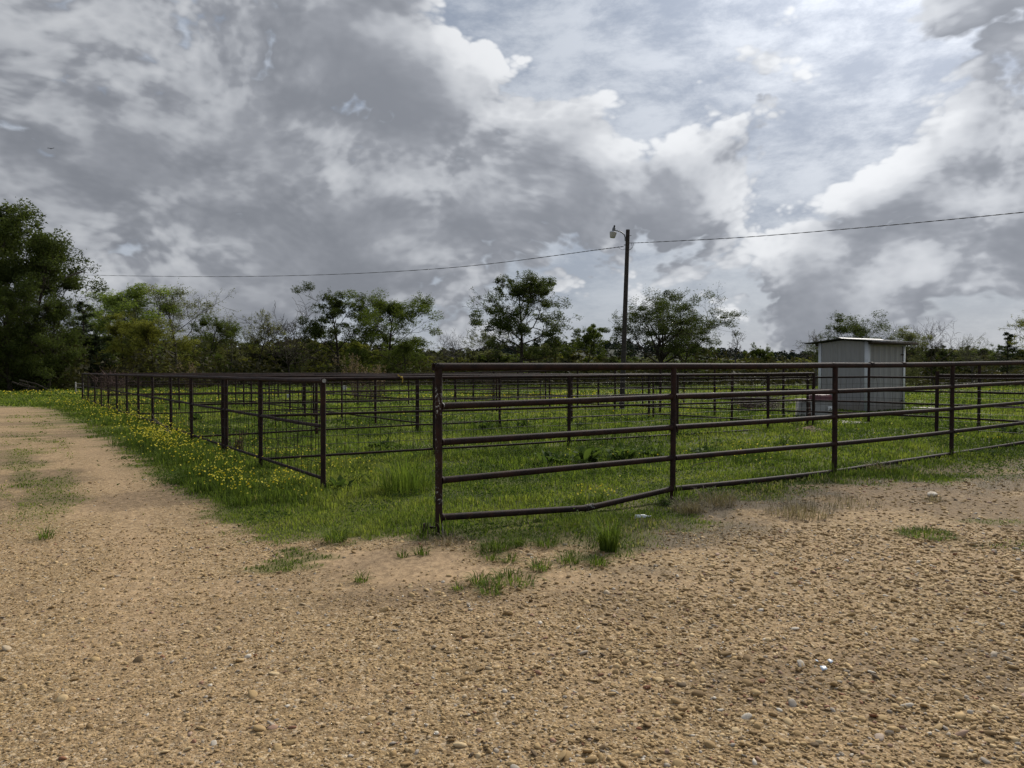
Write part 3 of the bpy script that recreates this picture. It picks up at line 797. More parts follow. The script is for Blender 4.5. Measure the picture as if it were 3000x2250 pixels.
for (pts_) in ([(1812, 722), (1816, 729), (1824, 732), (1832, 729)], [(1850, 713), (1852, 722), (1848, 729), (1842, 732)], [(1856, 713), (1854, 724), (1848, 731), (1842, 733)]):
    obj('drip_loop', Acc().tube([lp(x, y, -.1) for x, y in pts_], .007, 5), M_CABLE, pole, True)

# ------------------------------------------------------------------ trees
M_BARK = flat_mat('bark', (.060, .050, .040), (.030, .024, .019), .95, 5.0, .1, bstr=.4, bdist=.03)
M_BARKG = flat_mat('grey_bark', (.13, .115, .10), (.07, .06, .052), .95, 5.0, .1, bstr=.4, bdist=.03)
def lm(name, a, b, c, trans=.3): return leaf_mat(name, [(0, a), (.5, b), (1.0, c)], trans)
L_DARK = lm('leaf_dark', (.030, .041, .013), (.056, .074, .020), (.092, .114, .029), .34)
L_MID = lm('leaf_mid', (.045, .062, .014), (.085, .112, .023), (.135, .168, .035), .38)
L_FRESH = lm('leaf_fresh', (0.0915, 0.1281, 0.0305), (0.1586, 0.2074, 0.0488), (0.2318, 0.2806, 0.0732), .45)
L_OLIVE = lm('leaf_olive', (0.0793, 0.0854, 0.0195), (0.1464, 0.1525, 0.0317), (0.2196, 0.2196, 0.0512), .45)
L_GREY = lm('leaf_grey', (0.0732, 0.0805, 0.039), (0.1342, 0.144, 0.0671), (0.2074, 0.2135, 0.1098), .4)
L_BUD = lm('leaf_bud', (.070, .062, .040), (.12, .11, .070), (.18, .165, .10), .35)
L_PINE = lm('needle', (.014, .022, .011), (.028, .040, .017), (.045, .060, .026), .2)

def leaves(acc, C, size, r, var, flat=.6):
    """leaf-shaped cards round the centres C"""
    n = len(C)
    u = r.normal(size=(n, 3)); u[:, 2] *= flat; u /= np.linalg.norm(u, axis=1)[:, None] + 1e-9
    v = np.cross(u, r.normal(size=(n, 3))); v /= np.linalg.norm(v, axis=1)[:, None] + 1e-9
    s = size * r.uniform(.6, 1.35, n)[:, None]
    V = np.stack([C - u * s * .9 - v * s * .45, C - u * s * .9 + v * s * .45 + u * s * .25, C + u * s * 1.05], 1).reshape(-1, 3)
    acc.add(V, T=np.arange(n * 3).reshape(n, 3), a=np.repeat(np.clip(var, 0, 1), 3))

def tube_batch(acc, items, k):
    """many open tubes with the same number of points at once"""
    by = {}
    for P, rr in items: by.setdefault(len(P), []).append((P, rr))
    an = np.arange(k) * 2 * math.pi / k
    for n, L in by.items():
        P = np.array([q[0] for q in L]); rr = np.array([q[1] for q in L]); m = len(L)
        T_ = np.gradient(P, axis=1); T_ /= np.linalg.norm(T_, axis=2)[..., None] + 1e-9
        ref = np.where(abs(T_[:, :, 2]).mean(1)[:, None, None] > .7, np.array((1.0, .13, 0)), np.array((0, 0, 1.0)))
        N = np.cross(T_, np.broadcast_to(ref, T_.shape)); N /= np.linalg.norm(N, axis=2)[..., None] + 1e-9
        B = np.cross(T_, N)
        V = P[:, :, None, :] + rr[:, :, None, None] * (np.cos(an)[None, None, :, None] * N[:, :, None, :] + np.sin(an)[None, None, :, None] * B[:, :, None, :])
        i = np.arange(n - 1)[:, None] * k; j = np.arange(k)[None, :]; j2 = (j + 1) % k
        Q = np.stack([i + j, i + j2, i + k + j2, i + k + j], -1).reshape(-1, 4)
        Q = (Q[None] + (np.arange(m) * n * k)[:, None, None]).reshape(-1, 4)
        acc.add(V.reshape(-1, 3), Q=Q)

def grow(seed, H, first=.3, spread=.38, nprim=11, up=.35, shape='round', kids=(5, 4, 3), leaf=8, lsize=.2, bare=0.0, trunk_r=None, forks=1, twig=.5, wander=.22, lean=(0, 0), skirt=0.0, clump=.45, lowcut=0.0, tw_r=.018, puffs=46, pr=.058, pn=170):
    """a tree as (wood, crown) meshes; local origin at its foot"""
    r = np.random.default_rng(seed); wood, crown = Acc(), Acc()
    R0 = trunk_r or H * .019
    tips = []; tubes = {3: [], 4: [], 6: []}
    def branch(P0, d, L, rad, lev):
        n = 5 if lev < 2 else (3 if lev == 2 else 2)
        P = [np.array(P0)]; d = d / np.linalg.norm(d)
        for i in range(n):
            d = d + r.normal(0, wander, 3) * (.7 if lev == 0 else 1.0); d[2] += up * (.18 if lev < 2 else .08)
            d /= np.linalg.norm(d); P.append(P[-1] + d * L / n)
        P = np.array(P); rr = np.linspace(rad, rad * (.35 if lev < 3 else .25), n + 1)
        tubes[(6, 4, 3, 3)[min(lev, 3)]].append((P, np.maximum(rr, tw_r)))
        if lev >= len(kids):
            tips.append((P[-1], P[n // 2], L)); return
        k = kids[lev]; k = max(1, int(round(k * r.uniform(.75, 1.25))))
        for j in range(k):
            t = r.uniform(.30, 1.0) if j else 1.0
            i = min(int(t * n), n - 1); q = P[i] + (P[i + 1] - P[i]) * (t * n - i)
            ax = r.normal(size=3); dd = P[min(i + 1, n)] - P[i]; dd /= np.linalg.norm(dd)
            ax -= dd * (ax @ dd); ax /= np.linalg.norm(ax)
            ang = r.uniform(.45, 1.05) if j else r.uniform(.05, .35)
            nd = dd * math.cos(ang) + ax * math.sin(ang)
            branch(q, nd, L * r.uniform(.42, .68), rr[i] * .62, lev + 1)
    # trunk
    tops = []
    th = H * (.80 if shape != 'vase' else .42)
    tp = [np.array((0, 0, -.15))]; d = np.array((lean[0], lean[1], 1.0)); n = 9
    for i in range(n):
        d = d + np.array((*r.normal(0, .05, 2), 0)); d /= np.linalg.norm(d); tp.append(tp[-1] + d * th / n)
    tp = np.array(tp); tr = np.linspace(1, .28 if shape != 'vase' else .62, n + 1) ** 1.1 * R0; tr[0] *= 1.45; tr[1] *= 1.08
    wood.tube(tp, tr, 9, False)
    for i in range(nprim):
        t = first + (1 - first) * (i + r.uniform(0, .8)) / nprim
        t = min(t, 1.0)
        if shape == 'vase': t = min(.62 + .38 * r.random(), 1.0)
        q = np.array([np.interp(t * n, range(n + 1), tp[:, c]) for c in range(3)]); rad = np.interp(t * n, range(n + 1), tr) * .62
        az = i * 2.399 + r.normal(0, .35)
        if shape == 'round': env = math.sin(math.pi * min(.10 + .80 * (t - first) / (1 - first) + .08, 1)) ** .7; el = .15 + 1.0 * (t - first) / (1 - first)
        elif shape == 'tall': env = .55 + .45 * math.sin(math.pi * (t - first) / (1 - first)); el = .35 + .9 * (t - first) / (1 - first)
        elif shape == 'vase': env = 1.25; el = r.uniform(.55, 1.25)
        else: env = 1.0; el = .4
        el += r.normal(0, .12)
        branch(q, np.array((math.cos(az) * math.cos(el), math.sin(az) * math.cos(el), math.sin(el))), H * spread * env * r.uniform(.8, 1.15), rad, 0)
    for kk_, it in tubes.items(): tube_batch(wood, it, kk_)
    C = []; var = []
    for (a, b, L) in tips:
        if r.random() < bare: continue
        m = max(1, int(1.7 * leaf * r.uniform(.5, 1.5)))
        cv = r.normal(.5, .16)
        t = r.random((m, 1)); c = a * t + b * (1 - t) + r.normal(0, clump * max(L, .5) * twig, (m, 3))
        if lowcut: c = c[c[:, 2] > lowcut * H]; m = len(c)
        C.append(c); var.append(cv + r.normal(0, .14, m))
    live = [t_ for t_ in tips if r.random() >= bare]
    if puffs and leaf > 2.5 and live:
        for _ in range(int(puffs)):
            a, b, L = live[r.integers(len(live))]; rad = H * pr * r.uniform(.6, 1.3); m = int(pn * r.uniform(.6, 1.3) * min(leaf / 9, 1.3))
            u = r.normal(size=(m, 3)); u /= np.linalg.norm(u, axis=1)[:, None]; u[:, 2] = np.where(u[:, 2] < -.15, u[:, 2] * .5, u[:, 2] * .9)
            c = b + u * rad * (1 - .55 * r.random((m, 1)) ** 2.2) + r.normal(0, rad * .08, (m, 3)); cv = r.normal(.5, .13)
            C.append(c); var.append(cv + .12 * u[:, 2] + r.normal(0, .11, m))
    if skirt:
        m = int(3600 * skirt); az = r.random(m) * 6.283; rad = np.sqrt(r.random(m)) * H * spread * .85
        c = np.stack([np.cos(az) * rad, np.sin(az) * rad, H * r.random(m) * .38 + .05], -1)
        keep = fbm(c[:, 0] * .6 + c[:, 2], c[:, 1] * .6 + c[:, 2] * .7, seed, 2) > .44
        c = c[keep]; C.append(c); var.append(r.normal(.45, .18, len(c)))
    if C:
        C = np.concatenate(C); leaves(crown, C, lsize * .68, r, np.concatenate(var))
    return wood.mesh('trunk', True), crown.mesh('crown')

def pine(seed, H, lsize=.16):
    r = np.random.default_rng(seed); wood, crown = Acc(), Acc()
    n = 8; tp = np.stack([np.cumsum(r.normal(0, .02 * H / n, n + 1)), np.cumsum(r.normal(0, .02 * H / n, n + 1)), np.linspace(-.1, H, n + 1)], -1)
    tr = np.linspace(H * .016, .02, n + 1); wood.tube(tp, tr, 8, False)
    C = []; var = []
    for i in range(46):
        t = .28 + .72 * i / 46; q = np.array([np.interp(t * n, range(n + 1), tp[:, c]) for c in range(3)])
        L = H * .24 * (1 - t) ** .6 * r.uniform(.55, 1.2) + .25; az = r.random() * 6.283; el = r.uniform(-.15, .35) + t * .3
        d = np.array((math.cos(az) * math.cos(el), math.sin(az) * math.cos(el), math.sin(el)))
        P = np.array([q, q + d * L * .55 + (0, 0, -.04 * L), q + d * L]); wood.tube(P, [.035, .025, .012], 4, False)
        for k in range(5):
            c = P[0] + (P[2] - P[0]) * r.uniform(.4, 1.05); m = int(18)
            C.append(c + r.normal(0, .09 * L + .10, (m, 3)) * (1, 1, .6)); var.append(r.normal(.5, .2) + r.normal(0, .12, m))
    leaves(crown, np.concatenate(C), lsize, r, np.concatenate(var), 1.0)
    return wood.mesh('trunk', True), crown.mesh('crown')

PROTO = {}
def proto(key, fn):
    if key not in PROTO: PROTO[key] = fn()
    return PROTO[key]
def place_tree(name, label, meshes, px, top_py, Y, H0, mat_w, mat_l, rz=0.0, group=None, wide=1.0):
    x = (px - 1500) / FPX * Y; zb = hz1(x, Y)
    H = CAMZ + (HORIZ - top_py) / FPX * Y - zb; zz = np.empty(len(meshes[0].vertices) * 3, np.float32); meshes[0].vertices.foreach_get('co', zz); s = H / max(np.percentile(zz[2::3], 99.2), 1.0)
    root = empty(name, (x, Y, zb), rz); root.scale = (s * wide, s * wide, s); tag(root, label, 'tree', group); wide *= 1.0
    for nm, me, mt in (('trunk', meshes[0], mat_w), ('crown', meshes[1], mat_l)):
        if not len(me.vertices): continue
        o = bpy.data.objects.new(nm, me); link(o, root)
        if not me.materials: me.materials.append(mt)
        o.material_slots[0].link = 'OBJECT'; o.material_slots[0].material = mt
    return root
T = place_tree
GW = 'trees of the woods round the pens'
den = lambda s, **k: grow(s, 15, **{**dict(first=.12, spread=.34, nprim=14, kids=(5, 4, 2), leaf=13, lsize=.21, up=.3, twig=.6, skirt=1.0, puffs=62, pr=.075, pn=190), **k})
# tall dark wood at the left edge
T('broadleaf_tree', 'tallest dark green tree at the left edge of the picture', den(1, leaf=16, puffs=95, pn=240), -40, 620, 60, 15, M_BARK, L_DARK, .3, wide=.95)
T('broadleaf_tree', 'dark bushy tree whose rounded crown the overhead wire runs into', den(2, leaf=15, puffs=90, pn=240), 92, 705, 58, 15, M_BARK, L_DARK, 1.3, wide=.82)
T('broadleaf_tree', 'lower dark leafy tree under the end of the overhead wire', den(3, leaf=12, puffs=70), 140, 880, 56, 15, M_BARK, L_DARK, 2.0, wide=.9)
T('broadleaf_tree', 'leafy dark tree reaching the ground above the fallen branches', den(21, leaf=12), 30, 860, 55, 15, M_BARK, L_DARK, 2.6, wide=1.0)
T('pine_tree', 'dark pine between the tall wood and the fresh green trees', pine(4, 14), 246, 886, 66, 14, M_BARK, L_PINE, .2, wide=1.25)
T('pine_tree', 'short dark pine at the foot of the tall wood', pine(5, 12), 285, 985, 64, 12, M_BARK, L_PINE, .9, wide=1.35)
# fresh green group
T('broadleaf_tree', 'thin green tree with a feathery top beside the dark pine', grow(6, 15, first=.25, spread=.27, shape='tall', nprim=15, leaf=8, lsize=.18), 318, 862, 84, 15, M_BARKG, L_FRESH, .5, wide=1.25)
T('broadleaf_tree', 'fresh green tree with the highest top of the left group', den(7, first=.2, spread=.27, shape='tall', leaf=11, lsize=.19, skirt=.6), 392, 845, 82, 15, M_BARKG, L_FRESH, 1.5, wide=1.25)
T('broadleaf_tree', 'broad yellowish green bushy tree below the fresh green tops', den(8, spread=.42, leaf=14), 352, 928, 72, 15, M_BARK, L_OLIVE, 2.2, wide=1.15)
T('broadleaf_tree', 'rounded olive green tree standing behind the far end of the mesh fence', den(9, spread=.40, leaf=13), 455, 945, 70, 15, M_BARK, L_OLIVE, 1.2, wide=1.1)
T('broadleaf_tree', 'round-headed grey-green tree with fine twigs right of the fresh green trees', den(10, first=.3, spread=.38, leaf=8, lsize=.17, skirt=.5), 525, 856, 86, 15, M_BARKG, L_GREY, .2, wide=1.3)
T('broadleaf_tree', 'smaller leafy tree on the shoulder of the round-headed grey-green tree', den(11, first=.25, spread=.32, leaf=9), 612, 932, 84, 12, M_BARK, L_MID, .9)
T('broadleaf_tree', 'slim half-bare tree left of the bare trees', grow(12, 12, first=.3, spread=.28, shape='tall', nprim=13, leaf=5, bare=.25, lsize=.15), 676, 945, 86, 12, M_BARKG, L_GREY, .9)
# the open-grown trees
T('broadleaf_tree', 'slender flat-topped tree with thin foliage, left of the bare tree', grow(13, 14, first=.5, spread=.34, shape='tall', nprim=11, tw_r=.028, leaf=5, lsize=.17, bare=.2), 745, 918, 84, 14, M_BARK, L_OLIVE, .3)
T('bare_tree', 'broad bare tree with fanning branches above the pens', grow(114, 14, first=.4, spread=.46, shape='vase', nprim=9, leaf=1.2, lsize=.12, bare=.45, kids=(5, 5, 4), up=.3, tw_r=.034), 850, 903, 84, 14, M_BARK, L_BUD, 1.1, wide=1.1)
T('broadleaf_tree', 'tall open tree with separate leafy tufts at its top', grow(15, 15, first=.35, spread=.30, shape='tall', nprim=10, leaf=14, lsize=.19, bare=.3, puffs=62, clump=.38), 985, 862, 82, 15, M_BARK, L_DARK, 2.1, wide=1.15)
T('broadleaf_tree', 'dense rounded green tree right of the tufted open tree', den(16, first=.25, spread=.38, leaf=12, lsize=.19, skirt=1.0, puffs=125, pr=.07, pn=190), 1135, 873, 80, 15, M_BARK, L_MID, .4, wide=1.2)
T('broadleaf_tree', 'low bright green tree leaning out at the right side of the dense one', den(17, first=.1, spread=.40, leaf=10, skirt=.8), 1185, 985, 77, 15, M_BARK, L_MID, 1.4, wide=1.0)
T('bare_tree', 'small bare grey tree in the gap left of the near corner post', grow(18, 11, first=.35, spread=.34, shape='vase', leaf=1, bare=.7, lsize=.1), 1312, 978, 95, 11, M_BARKG, L_BUD, .2)
T('broadleaf_tree', 'pale thinly leaved tree left of the tall clumpy oak', grow(19, 11, first=.3, spread=.38, leaf=4, lsize=.16, bare=.2), 1420, 968, 92, 11, M_BARKG, L_GREY, .2)
T('broadleaf_tree', 'tall oak with layered leaf clumps standing alone in the middle', grow(120, 15, first=.30, spread=.36, nprim=14, leaf=13, lsize=.18, bare=.12, puffs=92, pn=180, clump=.42, up=.15, kids=(5, 4, 3), skirt=.0), 1528, 815, 78, 15, M_BARK, L_DARK, .2, wide=1.08)
T('broadleaf_tree', 'pale bush-like tree at the foot of the tall oak', grow(22, 10, first=.2, spread=.40, leaf=6, lsize=.18, skirt=.3), 1610, 1010, 84, 10, M_BARKG, L_GREY, .2, wide=1.15)
T('broadleaf_tree', 'small round tree left of the utility pole', grow(23, 11, first=.35, spread=.36, leaf=12, lsize=.18, nprim=10), 1715, 960, 84, 11, M_BARK, L_MID, .8)
T('broadleaf_tree', 'wide spreading oak right of the utility pole with a bare crown top', grow(124, 15, first=.2, spread=.44, shape='vase', nprim=12, leaf=14, lsize=.19, bare=.10, puffs=115, pr=.062, pn=190, kids=(5, 4, 3), trunk_r=.42), 1930, 856, 76, 15, M_BARK, L_DARK, 2.3, wide=1.22)
T('broadleaf_tree', 'leafy green tree filling the lower right side of the spreading oak', den(25, first=.12, spread=.40, leaf=9, skirt=.6), 2005, 930, 80, 15, M_BARK, L_MID, .5, wide=1.0)
T('bare_tree', 'thin upright bare sapling in the open gap', grow(26, 11, first=.4, spread=.16, shape='tall', leaf=1, bare=.5, lsize=.1, nprim=8), 2150, 968, 90, 11, M_BARKG, L_BUD, .4)
T('broadleaf_tree', 'small tree with a rounded tuft right of the bare sapling', grow(27, 9, first=.6, spread=.28, leaf=10, lsize=.18, nprim=7), 2213, 1010, 88, 9, M_BARK, L_MID, .4)
T('broadleaf_tree', 'dark round-headed tree behind the shed roof', den(28, first=.35, spread=.40, leaf=11, lsize=.19, skirt=.3), 2490, 932, 62, 15, M_BARK, L_DARK, .1, wide=1.35)
T('bare_tree', 'bare twiggy tree left of the shed', grow(29, 12, first=.25, spread=.36, leaf=2, bare=.5, lsize=.12), 2392, 975, 70, 12, M_BARKG, L_BUD, .1)
T('bare_tree', 'bare tree with long limbs right of the shed roof', grow(130, 14, first=.3, spread=.46, shape='vase', nprim=8, leaf=2, bare=.6, lsize=.13, kids=(5, 4, 4), tw_r=.026), 2735, 945, 66, 14, M_BARK, L_BUD, .7)
T('broadleaf_tree', 'leafy green tree touching the right edge of the shed roof', den(31, first=.15, spread=.32, leaf=8), 2650, 968, 64, 15, M_BARK, L_GREY, .7, wide=.85)
T('bare_tree', 'pale budding tree between the shed and the right-hand pine', grow(32, 12, first=.25, spread=.36, shape='vase', leaf=3, bare=.25, lsize=.13), 2850, 985, 74, 12, M_BARKG, L_GREY, 1.7)
T('pine_tree', 'spreading pine near the right edge', pine(33, 13), 2950, 975, 72, 13, M_BARK, L_PINE, 1.0, wide=1.3)
T('broadleaf_tree', 'thinly leaved tree cut by the right edge of the picture', grow(34, 15, first=.3, spread=.36, leaf=6, bare=.3, lsize=.17), 3050, 885, 66, 15, M_BARK, L_OLIVE, 1.0)

# woods behind: look-alike trees that only fill the line
wood_a = [grow(200 + i, 11, first=.12, spread=.34, nprim=10, kids=(4, 4, 3), leaf=8, lsize=.30, skirt=1.0) for i in range(3)]
wood_b = [grow(210 + i, 11, first=.25, spread=.30, nprim=11, kids=(5, 4, 3), leaf=1.6, bare=.3, lsize=.16) for i in range(2)]
wood_p = [pine(220 + i, 13, .2) for i in range(2)]
rr_ = np.random.default_rng(77)
def filler(px, top, Y, kind):
    if kind == 'g': T('broadleaf_tree', 'one of the low green trees in the mass of woods behind the pens', wood_a[rr_.integers(3)], px, top, Y, 11, M_BARK, [L_MID, L_DARK, L_OLIVE, L_GREY][rr_.integers(4)], rr_.random() * 6, 'low green trees of the woods', rr_.uniform(1.15, 1.5) * (1.9 if 1320 < px < 2500 else 1.1))
    elif kind == 'b': T('bare_tree', 'one of the leafless grey trees in the mass of woods behind the pens', wood_b[rr_.integers(2)], px, top, Y, 11, M_BARKG, L_BUD, rr_.random() * 6, 'leafless grey trees of the woods', rr_.uniform(.9, 1.1))
    else: T('pine_tree', 'one of the small dark pines rising from the woods behind the pens', wood_p[rr_.integers(2)], px, top, Y, 13, M_BARK, L_PINE, rr_.random() * 6, 'small dark pines of the woods', rr_.uniform(.9, 1.2))
for px in range(200, 1280, 38): filler(px + rr_.uniform(-18, 18), rr_.uniform(1000, 1045), rr_.uniform(88, 104), 'ggbgg'[rr_.integers(5)])
for px in range(230, 1300, 50): filler(px + rr_.uniform(-18, 18), rr_.uniform(1012, 1046), rr_.uniform(104, 124), 'gbpbg'[rr_.integers(5)])
for px in range(1330, 1720, 48): filler(px + rr_.uniform(-18, 18), rr_.uniform(1025, 1060), rr_.uniform(84, 100), 'gggg'[rr_.integers(4)])
for px in range(1700, 2480, 46): filler(px + rr_.uniform(-18, 18), rr_.uniform(1046, 1072), rr_.uniform(84, 104), 'gggg'[rr_.integers(4)])
for px in range(2560, 3080, 40): filler(px + rr_.uniform(-18, 18), rr_.uniform(1010, 1050), rr_.uniform(80, 100), 'ggbg'[rr_.integers(4)])
for px in range(-60, 230, 70): filler(px, rr_.uniform(960, 1010), rr_.uniform(62, 70), 'g')

# undergrowth along the foot of the woods (one mass)
ua = Acc(); ru = np.random.default_rng(8)
n_ = 26000
Yc = ru.uniform(70, 100, n_); xp = ru.uniform(-80, 3080, n_)
xl = (xp - 1500) / FPX * Yc
left_ = xp < 620
Yc = np.where(left_, ru.uniform(62, 76, n_), Yc); Yc = np.where(xp < 260, ru.uniform(56, 64, n_), Yc); xl = (xp - 1500) / FPX * Yc
hh = fbm(xl * .25, Yc * .25, 5, 3)
hmax = 1.1 + 2.6 * sstep(hh, .35, .75)
zc = hz(xl, Yc) + ru.random(n_) ** 1.2 * hmax
leaves(ua, np.stack([xl, Yc, zc], -1), .28, ru, np.clip(ru.normal(.45, .2, n_), 0, 1))
tag(obj('undergrowth', ua, lm('leaf_under', (.022, .022, .010), (.042, .040, .018), (.070, .064, .034))), 'tangled brown and green undergrowth along the foot of the woods', 'undergrowth', kind='stuff')

# the depth of the woods behind those trees (one mass)
def mass(name, label, n, top_fn, y0, y1, mat, size, seed):
    r = np.random.default_rng(seed); ac = Acc()
    Yc = r.uniform(y0, y1, n); xp = r.uniform(-120, 3120, n); xl = (xp - 1500) / FPX * Yc
    topz = (HORIZ - top_fn(xp)) / FPX * Yc + CAMZ
    lump = .62 + .62 * fbm(xl * .16, Yc * .05, seed, 3)
    z = r.random(n) ** .8 * topz * lump
    leaves(ac, np.stack([xl, Yc, np.maximum(z, .1)], -1), size, r, np.clip(.1 + .85 * fbm(xl * .12, Yc * .1 + z * .1, seed + 5, 3) + r.normal(0, .14, n), 0, 1))
    tag(obj(name, ac, mat), label, 'woods', kind='stuff')
mass('woods', 'deep dark mass of woods behind the trees of the pens', 60000, lambda x: np.interp(x, [-100, 200, 500, 1250, 1340, 1700, 2380, 2480, 2600, 3100], [960, 1000, 985, 1018, 1045, 1056, 1062, 1045, 1032, 1030]), 112, 126,
     lm('leaf_woods', (0.0268, 0.0293, 0.0146), (0.0561, 0.0561, 0.0268), (0.0952, 0.0927, 0.0464), .3), .42, 61)

# far pine ridge (one mass)
M_RIDGE = flat_mat('ridge_earth', (.018, .024, .016), (.028, .034, .02), .95, .05)
rp = np.random.default_rng(9); far = Acc(); nF = 1500
xf = rp.uniform(-330, 330, nF); yf = rp.uniform(360, 480, nF)
def ridge_h(x, y): return (7.5 + 3.5 * np.sin(x * .012 + 1.0) + 2.5 * np.sin(x * .031)) * sstep(y, 330, 420)
for x, y in zip(xf, yf):
    H = rp.uniform(4.0, 7.5); w_ = H * rp.uniform(.38, .6); zb = ridge_h(x, y); m = 26
    t = rp.random(m) ** .7; az = rp.random(m) * 6.283; rad = w_ * (1.12 - t ** 2) * np.sqrt(rp.random(m))
    leaves(far, np.stack([x + np.cos(az) * rad, y + np.sin(az) * rad, zb + H * (.1 + .9 * t)], -1), 1.25, rp, rp.normal(.5, .2, m))
tag(obj('distant_forest', far, lm('needle_far', (.012, .018, .013), (.020, .028, .019), (.030, .040, .026), .1)), 'dark pine forest along the horizon', 'forest', kind='stuff')
hx = np.linspace(-420, 420, 60); hy = np.linspace(325, 520, 12); HX, HY = np.meshgrid(hx, hy)
HZ = ridge_h(HX, HY) + 1.0 - .4
i_ = np.arange(60 * 12).reshape(12, 60)
hq = np.stack([i_[:-1, :-1], i_[:-1, 1:], i_[1:, 1:], i_[1:, :-1]], -1).reshape(-1, 4)
HZ[0] = -.5
tag(obj('hills', Acc().add(np.stack([HX, HY, HZ], -1).reshape(-1, 3), Q=hq), M_RIDGE, None, True), kind='structure')

# ------------------------------------------------------------------ grass
L_GRASS = leaf_mat('grass_blade', [(0, (.038, .058, .013)), (.35, (.082, .122, .024)), (.7, (.145, .190, .034)), (.9, (.21, .235, .055)), (1.0, (.30, .255, .15))], .45, .65)
L_STRAW = leaf_mat('dry_straw', [(0, (.10, .080, .050)), (.5, (.20, .165, .11)), (1.0, (.34, .29, .21))], .25, .6)
L_DOCK = leaf_mat('dock_leaf', [(0, (.034, .056, .015)), (.5, (.064, .100, .025)), (1.0, (.12, .16, .042))], .38, .75)
def blades(acc, B, h, wd, az, lean, var, seg=2):
    n = len(B); dx, dy = np.cos(az), np.sin(az); sx, sy = -dy, dx
    def P(f, hz_, s):
        return np.stack([B[:, 0] + dx * lean * h * f + sx * wd * s, B[:, 1] + dy * lean * h * f + sy * wd * s, B[:, 2] + h * hz_], -1)
    if seg == 2:
        dr = np.clip(1 - .4 * lean, .08, 1)
        V = np.stack([P(0, -.08, -.5), P(0, -.08, .5), P(.32, .58, .42), P(.32, .58, -.42), P(1.0, 1.0 * dr, 0)], 1).reshape(-1, 3)
        o = np.arange(n)[:, None] * 5
        acc.add(V, Q=o + np.array([0, 1, 2, 3]), T=o + np.array([3, 2, 4]), a=np.repeat(np.clip(var, 0, 1), 5))
    else:
        dr = np.clip(.95 - .5 * lean, .12, 1)
        V = np.stack([P(0, -.05, -.5), P(0, -.05, .5), P(.22, .45, .5), P(.22, .45, -.5), P(.58, .80 - .25 * lean, .36), P(.58, .80 - .25 * lean, -.36), P(1.0, dr, 0)], 1).reshape(-1, 3)
        o = np.arange(n)[:, None] * 7
        acc.add(V, Q=np.concatenate([o + np.array([0, 1, 2, 3]), o + np.array([3, 2, 4, 5])]), T=o + np.array([5, 4, 6]), a=np.repeat(np.clip(var, 0, 1), 7))

rg = np.random.default_rng(101)
def scatter(y0, y1, dens, pad=.6):
    ym = y1; area = (y1 - y0) * 2 * (.735 * ym + pad); n = int(area * dens)
    y = rg.uniform(y0, y1, n); x = rg.uniform(-1, 1, n) * (.735 * ym + pad)
    k = abs(x) < .735 * y + pad
    return x[k], y[k]
LPn = np.array(LP)
def left_fence_off(x, y):
    """offset from the left fence line, positive towards the drive"""
    return (x + 2.42) * -.8115 + (y - 9.07) * -.5843
BANDS = [(5.6, 8.0, 2300, .0085, .11), (8.0, 10.5, 1450, .011, .12), (10.5, 14, 760, .015, .13), (14, 20, 300, .023, .145), (20, 30, 120, .04, .16), (30, 46, 48, .065, .18), (46, 75, 14, .12, .2)]
ga = Acc()
for (y0, y1, dens, wd, hh_) in BANDS:
    x, y = scatter(y0, y1, dens); cv = grass_cover(x, y)
    keep = rg.random(len(x)) < cv; x, y, cv = x[keep], y[keep], cv[keep]
    n = len(x); tall = fbm(x * 1.1, y * 1.1, 7, 3); tone = fbm(x * .5, y * .5, 17, 3); fine = fbm(x * 3.5, y * 3.5, 27, 2)
    edge = np.clip(edge_dist(x, y), 0, 2)
    h = hh_ * .82 * (.15 + 1.3 * tall ** 1.3) * (.40 + .6 * sstep(edge, .05, .9)) * (.6 + .8 * fine) * rg.uniform(.5, 1.3, n)
    h *= np.where(cv < .5, .7, 1.0)
    off = left_fence_off(x, y)
    h *= 1 + .9 * np.exp(-((off - .15) / .35) ** 2) * (y > 8)
    inpen = sstep((x - FA[0]) * -FU[1] + (y - FA[1]) * FU[0], .2, .9)
    var = .22 + 1.15 * (tone - .42) + .7 * (fine - .5) * (y < 16) + .24 * inpen + rg.normal(0, .14, n)
    dryz = sstep(fbm(x * 1.5, y * 1.5, 91, 4), .42, .62) * (1 - sstep(edge, .35, 1.0)) * sstep(x, .0, 1.5)
    var = np.where(rg.random(n) < dryz * .55 + .02, rg.uniform(.9, 1.0, n), np.minimum(var, .88))
    blades(ga, np.stack([x, y, hz(x, y)], -1), h, wd * rg.uniform(.6, 1.3, n), rg.random(n) * 6.283, rg.uniform(.15, .95, n), var)
# longer grass left standing round the posts
PB = [tuple(p) for p in FP[:5]] + LP[:8] + r2 + r3 + p7 + p6[:5]
for (bx, by) in PB:
    n = 70 if by < 14 else 34
    x = bx + rg.normal(0, .11, n); y = by + rg.normal(0, .11, n); k = grass_cover(x, y) > .2; x, y = x[k], y[k]; n = len(x)
    blades(ga, np.stack([x, y, hz(x, y)], -1), rg.uniform(.08, .26, n), (.009 if by < 14 else .016) * rg.uniform(.7, 1.3, n), rg.random(n) * 6.283, rg.uniform(.1, .8, n), rg.normal(.34, .16, n))
tag(obj('grass', ga, L_GRASS), 'short green grass covering the pens and the verge of the drive', 'grass', kind='stuff')
